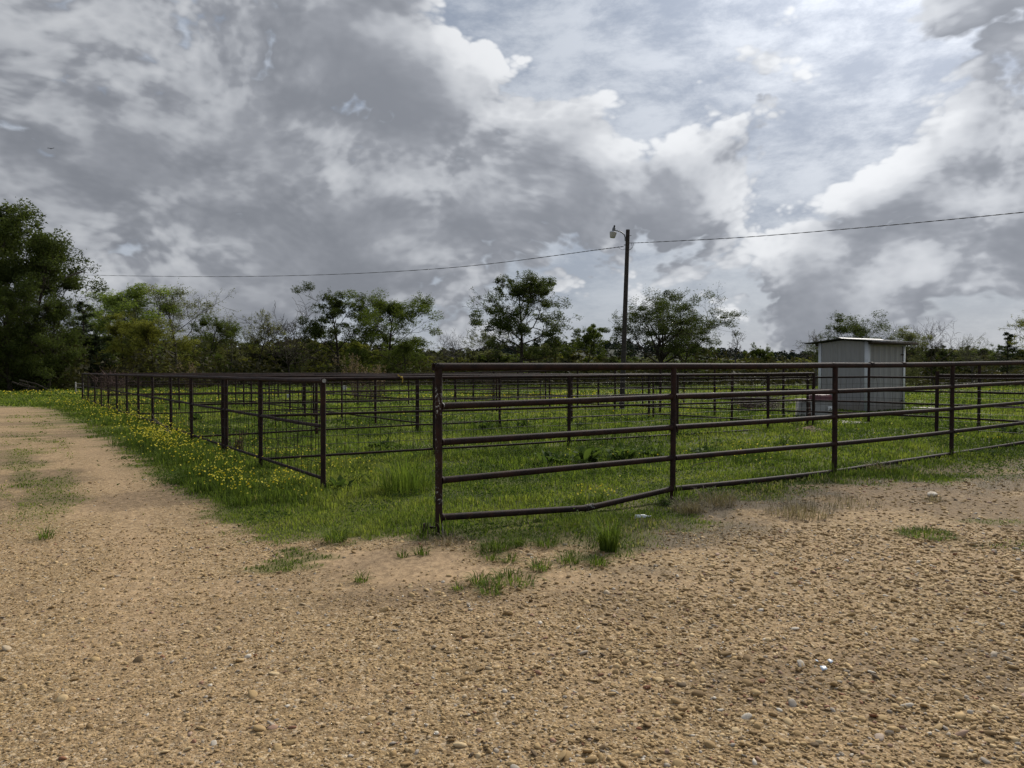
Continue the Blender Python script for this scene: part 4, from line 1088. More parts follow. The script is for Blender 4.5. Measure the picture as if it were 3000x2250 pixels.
# far grass clumps catch the light on the open field
# ------------------------------------------------------------------ yellow wildflowers
M_PETAL = leaf_mat('yellow_petal', [(0, (.60, .44, .02)), (.5, (.74, .62, .06)), (1.0, (.82, .74, .16))], .3, .6, 1.0)
fa_, fs_ = Acc(), Acc()
def flowers(x, y, h, size, stem=True):
    n = len(x); z = hz(x, y); P = np.stack([x, y, z + h], -1)
    u = rg.normal(size=(n, 3)) * (.75, .75, .3); nrm = np.array((0, -.35, 1.0)) + u; nrm /= np.linalg.norm(nrm, axis=1)[:, None]
    a_ = np.cross(nrm, np.array((1.0, .2, 0))); a_ /= np.linalg.norm(a_, axis=1)[:, None]; b_ = np.cross(nrm, a_)
    k = 6; V = [P - nrm * (size * .25)[:, None]]
    for i in range(k):
        t = i * 2 * math.pi / k; rad = size * (1.0 if i % 2 == 0 else .78)
        V.append(P + (a_ * math.cos(t) + b_ * math.sin(t)) * rad[:, None])
    V = np.stack(V, 1).reshape(-1, 3); o = np.arange(n)[:, None] * (k + 1)
    T_ = np.concatenate([o + np.array([0, 1 + i, 1 + (i + 1) % k]) for i in range(k)])
    fa_.add(V, T=T_, a=np.repeat(np.clip(rg.normal(.55, .25, n), 0, 1), k + 1))
    if stem:
        blades(fs_, np.stack([x, y, z], -1), h, np.full(n, .006), rg.random(n) * 6.283, rg.uniform(0, .05, n), rg.normal(.35, .1, n))
        m = 5
        bx = np.repeat(x, m) + rg.normal(0, .05, n * m); by = np.repeat(y, m) + rg.normal(0, .05, n * m); hb = np.repeat(h, m) * rg.uniform(.35, .85, n * m)
        blades(fs_, np.stack([bx, by, np.repeat(z, m)], -1), hb, np.full(n * m, .011), rg.random(n * m) * 6.283, rg.uniform(.2, .8, n * m), rg.normal(.28, .12, n * m))
# drift along the left fence
for (px, py, rx, ry, n) in ((215, 1188, 1.6, 1.8, 200), (270, 1198, 1.5, 2.2, 260), (330, 1216, 1.0, 1.8, 240), (385, 1240, .8, 1.3, 220), (430, 1262, .65, 1.0, 150), (470, 1290, .55, .8, 120),
                            (455, 1308, .40, .5, 170), (490, 1322, .42, .5, 190), (430, 1298, .4, .6, 90), (530, 1345, .38, .4, 90), (580, 1362, .40, .35, 100), (630, 1378, .38, .3, 80), (600, 1405, .3, .25, 60), (660, 1420, .35, .25, 80),
                            (720, 1440, .26, .2, 45), (610, 1440, .2, .2, 34), (670, 1455, .22, .16, 40), (700, 1480, .22, .14, 16), (840, 1440, .22, .2, 40), (880, 1475, .2, .15, 22), (800, 1470, .3, .2, 20), (560, 1330, .5, .6, 60), (760, 1350, .4, .4, 40)):
    n = int(n * .95); c = ground(px, py); x = c[0] + rg.normal(0, rx * .62, n); y = c[1] + rg.normal(0, ry * .62, n)
    k = (edge_dist(x, y) > .12) & (fbm(x * 1.6, y * 1.6, 131, 2) > .34); x, y = x[k], y[k]
    flowers(x, y, rg.uniform(.14, .42, len(x)) * (.8 if py > 1430 else 1), rg.uniform(.009, .019, len(x)) * np.clip(np.hypot(x, y) / 14, .95, 1.5))
# sprinkle inside the pens
n = 500; x = rg.uniform(-9, 9, n); y = rg.uniform(8.5, 30, n); k = (fbm(x * .6, y * .6, 151, 3) > .60) & (edge_dist(x, y) > .8); x, y = x[k], y[k]
flowers(x, y, rg.uniform(.1, .25, len(x)), rg.uniform(.011, .016, len(x)) * np.clip(np.hypot(x, y) / 13, .9, 2))
for (px, py, rx, n) in ((1740, 1475, .16, 30), (2160, 1355, .8, 60), (2250, 1330, .7, 45), (2870, 1300, .3, 14), (1000, 1395, .35, 26), (960, 1385, .3, 40), (860, 1345, .5, 70)):
    c = ground(px, py); x = c[0] + rg.normal(0, rx, n); y = c[1] + rg.normal(0, rx * .7, n); flowers(x, y, rg.uniform(.1, .22, n), rg.uniform(.011, .017, n))
# yellow patches on the far fields
for (p, rx, ry, s) in FLW:
    n = int(230 * s); q = np.sqrt(rg.random(n)); t = rg.random(n) * 6.283
    x = p[0] + rx * q * np.cos(t); y = p[1] + ry * q * np.sin(t); k = fbm(x * .5, y * .5, 171, 3) > .42; x, y = x[k], y[k]
    flowers(x, y, rg.uniform(.1, .28, len(x)), rg.uniform(.012, .02, len(x)) * np.clip(np.hypot(x, y) / 16, 1, 2.8), False)
tag(obj('yellow_flowers', fa_, M_PETAL), 'yellow wildflowers drifting along the mesh fence and over the far field', 'flowers', kind='stuff')
tag(obj('flower_stems', fs_, L_GRASS), 'green stems and leaves of the yellow wildflowers along the fence', 'stems', kind='stuff')

# ------------------------------------------------------------------ tufts and weeds that stand out one by one
def tuft(name, label, cat, px, py, n, h, spread, mat, group=None, wd=.007, lean=(.5, 1.7), var=(.42, .16), pos=None):
    c = ground(px, py) if pos is None else pos; a = Acc()
    r_ = spread * np.sqrt(rg.random(n)); t = rg.random(n) * 6.283
    x, y = r_ * np.cos(t), r_ * np.sin(t)
    z = hz(c[0] + x, c[1] + y) - c[2]
    az = t + rg.normal(0, .7, n)
    blades(a, np.stack([x, y, z], -1), 1.25 * h * rg.uniform(.35, 1.15, n), wd * .8 * rg.uniform(.6, 1.3, n), az, rg.uniform(*lean, n) * (.35 + .75 * r_ / (spread + 1e-6)), rg.normal(var[0], var[1], n), 3)
    o = obj(name, a, mat); o.location = tuple(c); tag(o, label, cat, group); return o
GT = 'grass tufts on the gravel'
tuft('grass_tuft', 'tall lush grass tuft in the opening left of the corner post', 'grass tuft', 1190, 1440, 260, .42, .34, L_GRASS, wd=.013, lean=(.1, .7), var=(.42, .12))
tuft('grass_tuft', 'dark spiky grass tuft on the gravel edge below the white bottle', 'grass tuft', 1785, 1612, 200, .30, .08, L_GRASS, GT, .008, (.25, 1.0), (.32, .12))
for (lb, px, py, n, h, sp) in (
        ('grass tuft just left of the corner post foot, on the sandy edge', 985, 1585, 150, .15, .10), ('small lone grass tuft on sand left of the middle', 1056, 1704, 50, .085, .05),
        ('lone wispy grass tuft on the left drive', 135, 1578, 60, .13, .06), ('broad grass tuft in front of the kinked rail', 1455, 1610, 150, .13, .11),
        ('pale grass tuft right of the broad one by the kinked rail', 1512, 1598, 80, .13, .07), ('grass tuft left of the dark spiky one', 1600, 1600, 110, .11, .10),
        ('long low grass cluster lying on the bare sand', 1500, 1705, 170, .09, .17), ('grass tuft at the left end of the cluster on bare sand', 1405, 1712, 80, .10, .07),
        ('lowest grass tuft on the sand under the cluster', 1437, 1738, 80, .09, .07), ('small tuft behind the cluster on bare sand', 1440, 1640, 50, .08, .06),
        ('small tuft right of the one behind the sand cluster', 1495, 1645, 60, .08, .07), ('round tuft up the sand from the cluster', 1583, 1668, 90, .10, .08),
        ('weedy tuft between the round tuft and the dark spiky one', 1665, 1648, 80, .10, .09), ('bright tuft right below the dark spiky one', 1755, 1655, 90, .10, .08),
        ('tiny tuft left of the sand cluster', 1340, 1728, 35, .06, .04), ('tiny tuft on the sand below the corner post', 1180, 1632, 40, .07, .04), ('tuft on the sand just under the corner post', 1235, 1625, 60, .08, .06),
        ('flat grass mat on the gravel at the right', 2715, 1568, 420, .06, .24)):
    tuft('grass_tuft', lb, 'grass tuft', px, py, n, h, sp, L_GRASS, GT)
GD = 'dead grass clumps by the near fence'
for (lb, px, py, n, h, sp) in (
        ('pale dead grass clump beside the second post of the near fence', 2015, 1500, 260, .17, .16), ('pale dead grass clump with upright stalks right of the second post', 2100, 1480, 240, .20, .20),
        ('wide flattened dead grass clump in the middle of the right gravel edge', 2340, 1505, 420, .13, .36), ('dead grass clump under the bottom rail right of the third post', 2580, 1380, 220, .15, .22),
        ('small dead grass wisp under the white rock', 2735, 1468, 90, .09, .12), ('dead grass thatch at the foot of the corner post', 1310, 1588, 120, .08, .16), ('flattened dead grass patch at the right gravel edge', 2480, 1475, 240, .09, .4)):
    tuft('dead_grass', lb, 'dead grass', px, py, n, h, sp, L_STRAW, GD, .006, (.5, 1.0), (.5, .25))

# low broad-leaved weeds and clover growing through the turf
lw = Acc(); n = 0
cx_ = rg.uniform(-9, 11, 420); cy_ = rg.uniform(6.3, 26, 420); k = (edge_dist(cx_, cy_) > .2) & (abs(cx_) < .74 * cy_ + 1); cx_, cy_ = cx_[k], cy_[k]
for x, y in zip(cx_, cy_):
    sp = rg.uniform(.08, .30); m = int(110 * (sp / .2)); hh2 = rg.uniform(.05, .17)
    px_, py_ = rg.normal(0, sp, m), rg.normal(0, sp, m); rr2 = np.hypot(px_, py_) / sp
    zc2 = hz(x + px_, y + py_) + hh2 * np.clip(1.15 - .45 * rr2, .15, 1) * rg.uniform(.4, 1, m)
    leaves(lw, np.stack([x + px_, y + py_, zc2], -1), .016 * (1 + y / 25), rg, np.clip(rg.normal(rg.uniform(.1, .5), .15) + rg.normal(0, .12, m), 0, 1), .35)
tag(obj('low_weeds', lw, L_DOCK), 'low dark weeds and clover scattered through the grass', 'weeds', kind='stuff')
# straw litter on the bare strip by the near fence
st_ = Acc(); n = 26000; x = rg.uniform(-1.2, 9.5, n); y = rg.uniform(5.8, 12.5, n); sdv = edge_dist(x, y)
pr = sstep(fbm(x * 1.5, y * 1.5, 91, 4), .36, .56) * sstep(sdv, -.95, -.15) * (1 - sstep(sdv, .35, .9)) * sstep(x, -.2, 1.4)
pr = np.maximum(pr, .8 * np.exp(-((x + .5) ** 2 / .4 + (y - 6.75) ** 2 / .06)))
k = rg.random(n) < pr; x, y = x[k], y[k]; n = len(x)
blades(st_, np.stack([x, y, hz(x, y) + .004], -1), rg.uniform(.03, .10, n), rg.uniform(.003, .006, n), rg.random(n) * 6.283, rg.uniform(1.2, 2.1, n), rg.normal(.45, .25, n))
tag(obj('straw_litter', st_, L_STRAW), 'flattened dry straw on the bare strip along the near fence', 'straw', kind='stuff')

def dock(label, px, py, n, L, tall=0.0):
    c = ground(px, py); a = Acc()
    L = L * rg.uniform(.5, .85); n = int(n * 1.5)
    for i in range(n):
        az = rg.random() * 6.283; el = rg.uniform(.8, 1.5); ln = L * rg.uniform(.4, 1.3); wd = ln * rg.uniform(.2, .36); jx, jy = rg.normal(0, L * .36, 2)
        d = np.array((math.cos(az), math.sin(az))); s = np.array((-d[1], d[0])); pts = []; z = .0; rr = .02; e = el
        for j in range(6):
            pts.append((rr, z)); rr += math.cos(e) * ln / 5; z += math.sin(e) * ln / 5; e -= rg.uniform(.06, .42)
        prof = [.10, .55, .95, 1.0, .65, .04]; V = []; Q = []
        for j, (q, zz) in enumerate(pts):
            w_ = wd * prof[j] * .5; wav = rg.normal(0, .012, 2)
            V += [(jx + d[0] * q - s[0] * w_, jy + d[1] * q - s[1] * w_, max(zz, .01) + w_ * .35 + wav[0]), (jx + d[0] * q, jy + d[1] * q, max(zz, .005)), (jx + d[0] * q + s[0] * w_, jy + d[1] * q + s[1] * w_, max(zz, .01) + w_ * .35 + wav[1])]
        for j in range(5):
            for k in (0, 1): Q.append((3 * j + k, 3 * j + k + 1, 3 * j + k + 4, 3 * j + k + 3))
        a.add(V, Q=Q, a=float(np.clip(rg.normal(.5, .22), 0, 1)))
    root = empty('dock_plant', tuple(c)); tag(root, label, 'weed', 'broad-leaved dock weeds in the pens')
    obj('rosette', a, L_DOCK, root, True)
    if tall:
        st = Acc()
        for k in range(4):
            x, y = rg.normal(0, .06, 2); st.tube([(x, y, 0), (x * 1.4, y * 1.4, tall * .6), (x * 1.9, y * 1.9, tall * rg.uniform(.8, 1.05))], [.006, .005, .003], 5)
        obj('flower_stalk', st, L_DOCK, root, True)
    return root
for a_ in (('dark dock weed behind the mesh fence, left of the corner post', 1115, 1318, 34, .40), ('dock weed seen through the first bay between the upper rails', 1425, 1262, 30, .36, .3),
           ('dock weed with an upright stalk beyond the first bay', 1535, 1252, 22, .3, .5), ('big dock weed in the first bay, left of the dense row', 1625, 1360, 30, .36), ('tall leafy dock weed of the dense row inside the first bay', 1725, 1352, 40, .42, .35),
           ('dense dock weed touching the row near the second post', 1830, 1345, 44, .44), ('dock weed just left of the second post', 1915, 1340, 30, .36, .3), ('dock weed with a bent stalk right of the second post', 2065, 1345, 34, .40, .45),
           ('small dock weed in the second bay near the third post', 2290, 1310, 20, .26, .25), ('dark weed clump behind the short mesh fence at the right', 2960, 1275, 26, .3), ('dark weed by the end of the alley fence', 2720, 1225, 20, .28),
           ('dark dock weed in the second pen by its first post', 575, 1232, 26, .5), ('small dark weed in the second row of pens', 1700, 1250, 22, .26), ('low dark weed right of it in the second row of pens', 1790, 1240, 22, .26),
           ('dark bushy weed at the foot of the open fence end post', 985, 1440, 30, .24), ('dark weed in the flowers before the double post', 690, 1340, 30, .3), ('leafy weed at the gravel edge by the second post', 1950, 1480, 20, .16)):
    dock(*a_)
# low clover-like ground cover around the second-bay and by the fence
# ------------------------------------------------------------------ tall dry weeds
L_PLUME = leaf_mat('dry_plume', [(0, (.085, .050, .035)), (.5, (.15, .105, .075)), (1.0, (.26, .21, .16))], .3, .7)
def dryweed(label, px, top, base, n, spread, plume=True, redd=.5):
    c = ground(px, base); H = float(at(px, top, c[1])[2]) - c[2]; a = Acc(); pl = Acc()
    for i in range(n):
        x, y = rg.normal(0, spread, 2) * .4; lx, ly = rg.normal(0, spread, 2); h = H * rg.uniform(.55, 1.0)
        P = np.array([(x, y, 0), (x + lx * .3, y + ly * .3, h * .5), (x + lx, y + ly, h)]); a.tube(P, [.010, .008, .004], 4, False, a=rg.uniform(0, .5))
        if plume:
            m = 26; t = rg.uniform(.55, 1.0, m)[:, None]; C = P[1] * (1 - t) + P[2] * t + rg.normal(0, .06, (m, 3)); leaves(pl, C, .05, rg, rg.normal(.6, .2, m), 1.5)
    root = empty('dry_weed', tuple(c)); tag(root, label, 'weed', 'tall dry weeds in the pens')
    obj('stems', a, L_PLUME, root)['kind'] = 'stuff'
    if plume: obj('plumes', pl, L_PLUME, root)['kind'] = 'stuff'
dryweed('tall pale plumed dry weed rising above the rails, the higher of two', 1045, 1035, 1168, 26, .42)
dryweed('shorter plumed dry weed right of the tallest one', 1112, 1064, 1168, 18, .38)
dryweed('reddish brown dry stems below the plumed weeds', 1085, 1100, 1172, 60, .9, False)
dryweed('brown dry stems above the left mesh fence', 560, 1058, 1150, 16, .5)
dryweed('thin dry weed at the double post of the left fence', 700, 1255, 1335, 14, .12, False)
dryweed('dry brown weeds at the corner of the far pens', 1440, 1085, 1165, 20, .5, False)

# tangles of dead twigs
M_TWIG = flat_mat('dead_twig', (.17, .14, .115), (.09, .07, .055), .9, 20)
M_TWIGR = flat_mat('red_twig', (.15, .095, .08), (.09, .055, .045), .9, 20)
def tangle(name, label, cat, c, n, rad, r0, mat, flat=.7, ln=1.0):
    a = Acc()
    for i in range(n):
        d = rg.normal(size=3) * (1, 1, flat); d /= np.linalg.norm(d); p = rg.normal(size=3) * rad * (.42, .42, .42 * flat); P = [p]
        for k in range(4):
            d = d + rg.normal(0, .45, 3); d /= np.linalg.norm(d); P.append(P[-1] + d * rad * .35 * ln)
        a.tube(P, np.linspace(r0, r0 * .4, 5), 3, False)
    o = obj(name, a, mat); o.location = tuple(c); tag(o, label, cat, None); o['kind'] = 'thing'; return o
tangle('dead_brush', 'reddish tangle of dead brush caught on the left mesh fence', 'brush', at(335, 1122, 27.2), 170, .50, .006, M_TWIGR, .8)
tangle('brush_pile', 'grey pile of brush behind the pens left of the waterer', 'brush', ground(2265, 1203) + (0, 1.5, .2), 150, .9, .014, M_TWIG, .35)
tangle('brush_pile', 'dark brush beside the alley fence, under the bare twiggy tree', 'brush', ground(2205, 1200) + (0, .5, .2), 110, .6, .01, M_TWIGR, .5)
fb = empty('fallen_branch', tuple(ground(95, 1150))); tag(fb, 'fallen grey branches lying at the foot of the dark left wood', 'branch')
u_ = ground(95, 1150)[1] / FPX
for (x0, y0, x1, y1, r_) in ((20, 1118, 100, 1135, .06), (55, 1120, 120, 1146, .05), (70, 1112, 155, 1142, .06), (40, 1122, 75, 1118, .03), (100, 1132, 110, 1112, .03), (60, 1138, 130, 1128, .05), (92, 1146, 96, 1118, .05)):
    A_, B_ = np.array(((x0 - 95) * u_, rg.uniform(-.6, .6), (1148 - y0) * u_)), np.array(((x1 - 95) * u_, rg.uniform(-.6, .6), (1148 - y1) * u_)); M_ = (A_ + B_) / 2 + rg.normal(0, .12, 3)
    obj('branch', Acc().tube([A_, M_, B_], [r_, r_ * .8, r_ * .4], 6), M_BARK, fb, True)
db = empty('dead_branch', tuple(ground(515, 1283))); tag(db, 'forked dead twig branch leaning against the left mesh fence', 'branch')
cb = ground(515, 1283); Yb = cb[1]
for pts_ in ([(515, 1283), (480, 1246), (455, 1232), (430, 1222)], [(490, 1256), (470, 1242), (452, 1236), (438, 1238)], [(480, 1246), (452, 1228), (446, 1212)], [(515, 1283), (530, 1300), (548, 1312)], [(500, 1266), (475, 1258), (455, 1258)]):
    obj('twig', Acc().tube([at(x, y, Yb) - cb for x, y in pts_], np.linspace(.012, .004, len(pts_)), 5), M_TWIG, db, True)
bs = empty('bent_stalk', tuple(ground(2100, 1375))); tag(bs, 'bent dead stalk lying in the grass right of the second post', 'stalk'); cb = ground(2100, 1375)
obj('stalk', Acc().tube([at(x, y, cb[1]) - cb for x, y in ((2010, 1378), (2040, 1360), (2085, 1352), (2103, 1353), (2106, 1374))], .006, 5), M_TWIG, bs, True)
br = at(188, 808, 57); bb = empty('bare_limb', tuple(br)); tag(bb, 'bare forked limb jutting from the left tree beside the wire', 'branch')
for pts_ in ([(190, 815), (225, 800), (245, 797), (258, 800)], [(225, 800), (240, 797), (250, 793)], [(190, 815), (215, 806), (236, 801)]):
    obj('limb', Acc().tube([at(x, y, 57) - br for x, y in pts_], np.linspace(.06, .015, len(pts_)), 5), M_BARKG, bb, True)

# ------------------------------------------------------------------ gravel stones
M_STONE, t, out = newmat('gravel_stone')
vv = attr(t, 'var'); p = wpos(t)
c = t.ramp(vv, [(0, (.075, .055, .036)), (.12, (.16, .100, .044)), (.35, (.32, .212, .097)), (.6, (.46, .321, .156)), (.8, (.56, .422, .24)), (.88, (.30, .265, .225)), (.96, (.62, .56, .46)), (1.0, (.24, .10, .055))])
c = t.mix(t.rng(t.noise(p, 90, 4, .6).outputs[0], .3, .7, 0, .35), c, c4((.26, .17, .078)))
principled(t, out, c, .85, .2, t.noise(p, 220, 3, .6).outputs[0], .3, .003)
def ico(sub):
    import bmesh
    bm = bmesh.new(); bmesh.ops.create_icosphere(bm, subdivisions=sub, radius=1.0)
    V = np.array([v.co[:] for v in bm.verts]); F = np.array([[v.index for v in f.verts] for f in bm.faces]); bm.free(); return V, F
I1, I2 = ico(1), ico(2)
rs = np.random.default_rng(303)
def stones(acc, x, y, size, I, r=rs, sink=.25, var=None):
    V0, F0 = I; n = len(x); m = len(V0)
    sc3 = np.stack([r.uniform(.8, 1.5, n), r.uniform(.6, 1.05, n), r.uniform(.26, .52, n)], -1)
    # lumpy: push each vertex by a few random planes
    V = np.broadcast_to(V0, (n, m, 3)).copy()
    for k in range(3):
        d = r.normal(size=(n, 1, 3)); d /= np.linalg.norm(d, axis=2)[..., None]
        dot = (V * d).sum(2, keepdims=True); V = np.where(dot > .62, V - d * (dot - .62) * .85, V)
    V *= r.uniform(.9, 1.1, (n, m, 1)); V *= sc3[:, None, :] * size[:, None, None]
    tx, ty = r.normal(0, .28, n), r.normal(0, .28, n); V[:, :, 2] += V[:, :, 0] * tx[:, None] + V[:, :, 1] * ty[:, None]
    a = r.random(n) * 6.283; ca, sa = np.cos(a)[:, None], np.sin(a)[:, None]
    X = V[:, :, 0] * ca - V[:, :, 1] * sa; Y = V[:, :, 0] * sa + V[:, :, 1] * ca
    V = np.stack([X + x[:, None], Y + y[:, None], V[:, :, 2] + (hz(x, y) + size * sc3[:, 2] * (1 - 2 * sink) * .8)[:, None]], -1)
    F = (F0[None] + (np.arange(n) * m)[:, None, None]).reshape(-1, 3)
    if var is None: var = np.clip(r.normal(.42, .2, n), 0, .99)
    acc.add(V.reshape(-1, 3), T=F, a=np.repeat(var, m))
sa_ = Acc()
def gravel_pts(y0, y1, dens):
    x, y = scatter(y0, y1, dens, .3)
    sdv = edge_dist(x, y); cv = grass_cover(x, y)
    snd = np.zeros(len(x)); nq = fbm(x * 1.4, y * 1.4, 77, 4) - .5
    for (p_, rx, ry, s_) in SAND:
        q = ((x - p_[0]) / rx) ** 2 + ((y - p_[1]) / ry) ** 2; snd = np.maximum(snd, s_ * (1 - sstep(q + nq * 2.0, .2, 1.3)))
    snd = np.maximum(snd, lane_sand(x, y)); tr = fbm(x * .7, y * .5, 87, 3)
    pr = (1 - sstep(cv, .15, .5)) * (1 - .9 * snd) * (.5 + .9 * sstep(tr, .3, .6))
    k = rs.random(len(x)) < pr
    return x[k], y[k]
def tone(n):
    v = rs.normal(.47, .20, n); u = rs.random(n); v = np.where(u > .985, rs.uniform(.93, .97, n), v); v = np.where((u > .94) & (u < .985), rs.uniform(.84, .90, n), v); v = np.where(u < .03, rs.uniform(.985, 1.0, n), v)
    return np.clip(v, 0, 1)
def sizes(n, med, sig): return med * np.exp(rs.normal(0, sig, n))
for (y0, y1, dens, med) in ((2.6, 3.6, 2200, .0060), (3.6, 5.0, 1600, .0070), (5.0, 7.0, 720, .0090), (7.0, 10.5, 170, .0118)):
    x, y = gravel_pts(y0, y1, dens); sz = np.clip(sizes(len(x), med, .42), .003, .026) * np.interp(x / y, [-.75, -.2, .2, .75], [.75, .85, 1.05, 1.2])
    stones(sa_, x, y, sz, I1, var=tone(len(x)))
# coarser stones, thickest towards the lower right
for (y0, y1, dens, med) in ((2.6, 4.2, 460, .0118), (4.2, 7.2, 260, .0135)):
    x, y = gravel_pts(y0, y1, dens); k = rs.random(len(x)) < np.interp(x / y, [-.75, -.2, .1, .75], [.10, .30, .8, 1.0]); x, y = x[k], y[k]
    sz = np.clip(sizes(len(x), med, .38), .007, .028); k = sz > .0165 + .004 * (y - 2.6)
    stones(sa_, x[k], y[k], sz[k], I2, var=tone(k.sum())); stones(sa_, x[~k], y[~k], sz[~k], I1, var=tone((~k).sum()))
tag(obj('gravel', sa_, M_STONE, None, True), 'loose tan gravel stones covering the drive in front', 'gravel', kind='stuff')

# ------------------------------------------------------------------ single stones and litter
def rock(name, label, cat, px, py, wpx, var, mat=None, sq=None):
    c = ground(px, py); a = Acc(); s = wpx * c[1] / FPX * .5
    stones(a, np.array([c[0]]), np.array([c[1]]), np.array([s]), I2, rs, .1, np.array([var]))
    a.V = [v - c for v in a.V]
    o = obj(name, a, mat or M_STONE, None, True); o.location = tuple(c); tag(o, label, cat)
for (lb, px, py, w_, v_) in (('large brown stone near the middle of the right gravel', 2122, 1920, 34, .2), ('angular tan stone below the large brown one', 2213, 2036, 40, .5), ('grey pitted stone right of the angular tan stone', 2322, 2066, 32, .89),
                            ('brown stone right of the pale plastic bits', 2445, 2010, 34, .3), ('reddish flat stone toward the lower right corner', 2560, 2100, 36, 1.0), ('small black stone on the sand below the grass cluster', 1298, 1772, 14, .0),
                            ('second black stone to the right of the small black stone', 1348, 1786, 14, .0), ('round pebble standing out on the bare sand', 1315, 1688, 14, .62), ('pale pebble on the sand left of the grass cluster', 1200, 1722, 16, .75)):
    rock('stone', lb, 'stone', px, py, w_, v_)
M_WROCK = flat_mat('white_rock', (.62, .57, .48), (.40, .33, .24), .9, 25)
rock('white_rock', 'white lumpy rock on the gravel under the right part of the fence', 'rock', 2730, 1452, 38, .5, M_WROCK)
M_PLAS = flat_mat('white_plastic', (.68, .70, .70), (.58, .60, .60), .35, 15, .5)
M_BLUE = flat_mat('bluish_plastic', (.50, .56, .63), (.42, .47, .53), .4, 15, .5)
bt = ground(1884, 1521); bo = empty('plastic_bottle', tuple(bt), R(10)); tag(bo, 'white plastic bottle lying in the grass below the near fence', 'bottle')
L_ = 50 * bt[1] / FPX; r_ = .026
obj('bottle_body', Acc().tube([(-L_ * .5, 0, r_), (-L_ * .47, 0, r_), (-L_ * .2, 0, r_), (L_ * .05, 0, r_), (L_ * .17, 0, r_ * 1.0), (L_ * .25, 0, r_ * 1.0)], [r_ * .8, r_, r_ * .94, r_, r_ * .75, r_ * .42], 16), M_PLAS, bo, True)
obj('bottle_neck', Acc().tube([(L_ * .25, 0, r_), (L_ * .43, 0, r_)], r_ * .36, 12), M_PLAS, bo, True)
obj('bottle_cap', Acc().tube([(L_ * .42, 0, r_), (L_ * .5, 0, r_)], r_ * .46, 12), flat_mat('grey_cap', (.45, .45, .44), None, .5), bo)
for (lb, px, py, w_, a_) in (('bluish plastic scrap on the gravel, largest of three', 2412, 1966, 20, .3), ('bluish plastic scrap right of the largest one', 2432, 1945, 17, .9), ('small bluish plastic chip left of the others', 2393, 1943, 11, 1.6)):
    c = ground(px, py); s = w_ * c[1] / FPX; a = Acc()
    V = np.array([(-.5, -.3, 0), (.45, -.4, 0), (.6, .25, .1), (-.2, .5, .22), (-.5, -.3, .06), (.45, -.4, .06), (.6, .25, .16), (-.2, .5, .28)]) * s
    o = obj('plastic_scrap', a.add(V, Q=[(0, 3, 2, 1), (4, 5, 6, 7), (0, 1, 5, 4), (1, 2, 6, 5), (2, 3, 7, 6), (3, 0, 4, 7)]), M_BLUE); o.location = (c[0], c[1], c[2] + .012); o.rotation_euler = (.1, -.15, a_); tag(o, lb, 'plastic scrap')
M_PAPER = flat_mat('crumpled_leaf', (.36, .27, .21), (.25, .17, .12), .9, 30)
rock('dead_leaf', 'crumpled pinkish dead leaf in the grass left of the bottle', 'leaf', 1684, 1538, 22, .5, M_PAPER)
# dirt heap by the end of the nearest row
c = ground(2372, 1262); a = Acc(); q = np.linspace(0, 1, 7); an = np.arange(18) * 2 * math.pi / 18
V = [(math.cos(t) * .42 * s * (1 + .15 * math.sin(3 * t)), math.sin(t) * .3 * s, .12 * (1 - s) ** .8 - .01 + .01 * rs.normal()) for s in q for t in an]
Q = [(i * 18 + j, i * 18 + (j + 1) % 18, (i + 1) * 18 + (j + 1) % 18, (i + 1) * 18 + j) for i in range(6) for j in range(18)]
o = obj('dirt_mound', a.add(V, Q=Q), flat_mat('brown_dirt', (.12, .075, .045), (.2, .14, .085), .95, 20, bstr=.6, bdist=.03), None, True); o.location = tuple(c); tag(o, 'small brown dirt mound at the end post of the nearest row', 'dirt mound')
# yellow ribbon on the top rail
rb = at(1177, 1106, on_line(np.array(LP[1]), RU, 1177)[1]); ry = empty('yellow_ribbon', tuple(rb)); tag(ry, 'frayed yellow ribbon knotted round a top rail left of the corner post', 'ribbon')
M_RIB = flat_mat('yellow_ribbon_cloth', (.50, .36, .06), (.38, .26, .05), .7, 40)
u_ = rb[1] / FPX
def strip(pts_, w_):
    a = Acc(); V = []; P = np.array(pts_, float)
    for i, (x, z) in enumerate(P):
        y = -.036 + .006 * math.sin(i * 2.1); V += [(x - w_ / 2, y, z - w_ * .3), (x + w_ / 2, y - .004, z + w_ * .3)]
    return a.add(V, Q=[(2 * i, 2 * i + 1, 2 * i + 3, 2 * i + 2) for i in range(len(P) - 1)])
obj('ribbon_knot', Acc().tube([(-.008, -.032, .0), (.006, -.04, .004), (.02, -.034, -.004)], [.014, .022, .012], 8), M_RIB, ry, True)
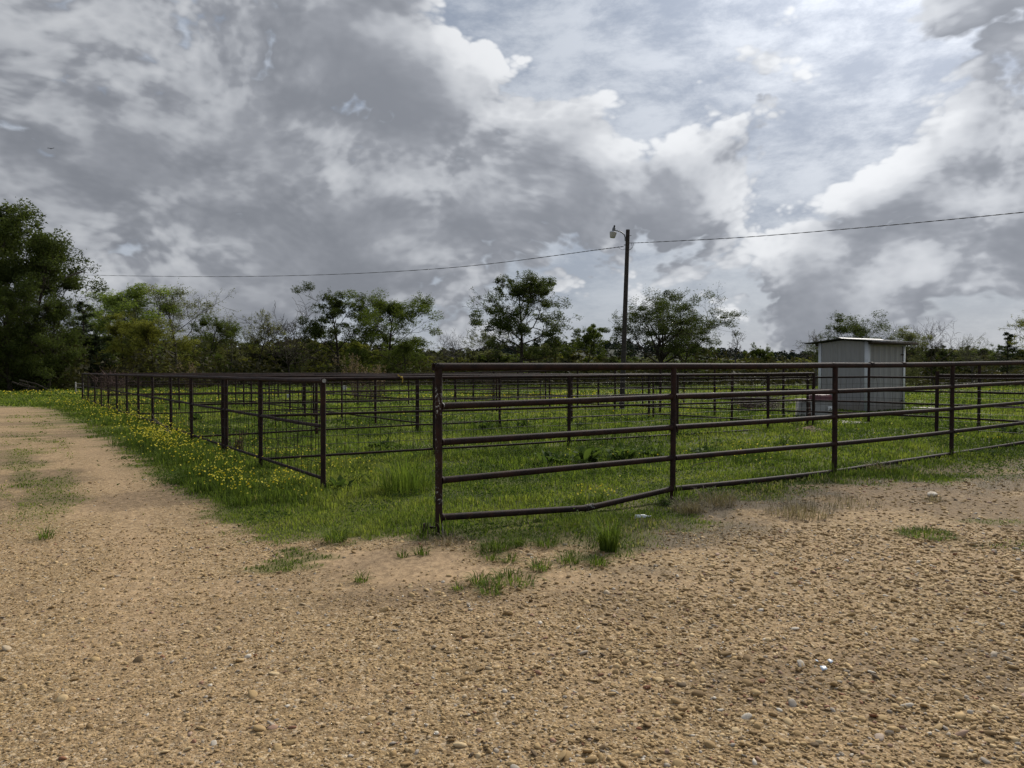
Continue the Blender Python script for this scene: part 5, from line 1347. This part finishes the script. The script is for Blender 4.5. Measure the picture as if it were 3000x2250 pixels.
obj('ribbon_tail', strip([(0, 0), (-.02, .02), (-.045, .03), (-.06, .055)], .02), M_RIB, ry)
obj('ribbon_tail', strip([(.015, 0), (.024, -.03), (.018, -.06), (.02, -.085)], .018), M_RIB, ry)
# white gate far left and pale bucket
gc = ground(233, 1157); gt = empty('field_gate', tuple(gc)); tag(gt, 'tiny white field gate at the wood edge behind the left fence corner', 'gate'); u_ = gc[1] / FPX
for x in (-11, 11): obj('gate_post', Acc().box((x * u_ - .025, -.025, 0), (x * u_ + .025, .025, .85)), M_CAP, gt)
for z in (.25, .5, .75): obj('gate_bar', Acc().box((-10 * u_, -.015, z - .018), (10 * u_, .015, z + .018)), M_CAP, gt)
for (lb, px, py) in (('small white bucket in the far pens left of the open fence end', 846, 1153), ('small white bucket hung in the far pens right of the open fence end', 1010, 1136)):
    c = at(px, py, 40); bk = obj('bucket', Acc().tube([(0, 0, -.12), (0, 0, .1), (0, 0, .12)], [.085, .11, .115], 12), M_TRIM, None, True); bk.location = (c[0], c[1], hz1(c[0], c[1]) + .12 if py > 1145 else c[2]); tag(bk, lb, 'bucket')
# bird
bc = at(149, 435, 150); a = Acc()
prof = [(-.62, .02, .02), (-.4, .04, .10), (-.15, .0, .16), (0, -.05, .20), (.15, .02, .17), (.38, .10, .12), (.60, .20, .02)]
V = []
for (x, z, ch) in prof: V += [(x, -ch, z), (x, ch, z), (x, 0, z + .05), (x, 0, z - .05)]
Q = []
for i in range(len(prof) - 1):
    b = 4 * i
    for (p_, q_) in ((0, 2), (2, 1), (1, 3), (3, 0)): Q.append((b + p_, b + q_, b + 4 + q_, b + 4 + p_))
a.add(V, Q=Q); a.tube([(0, -.3, -.06), (0, -.1, -.04), (0, .15, -.05), (0, .42, -.03)], [.03, .09, .08, .02], 8)
o = obj('bird', a, flat_mat('dark_feather', (.02, .02, .022), None, .8), None, True); o.location = tuple(bc); o.rotation_euler = (0, 0, .4); tag(o, 'distant dark bird gliding under the clouds at the upper left', 'bird')
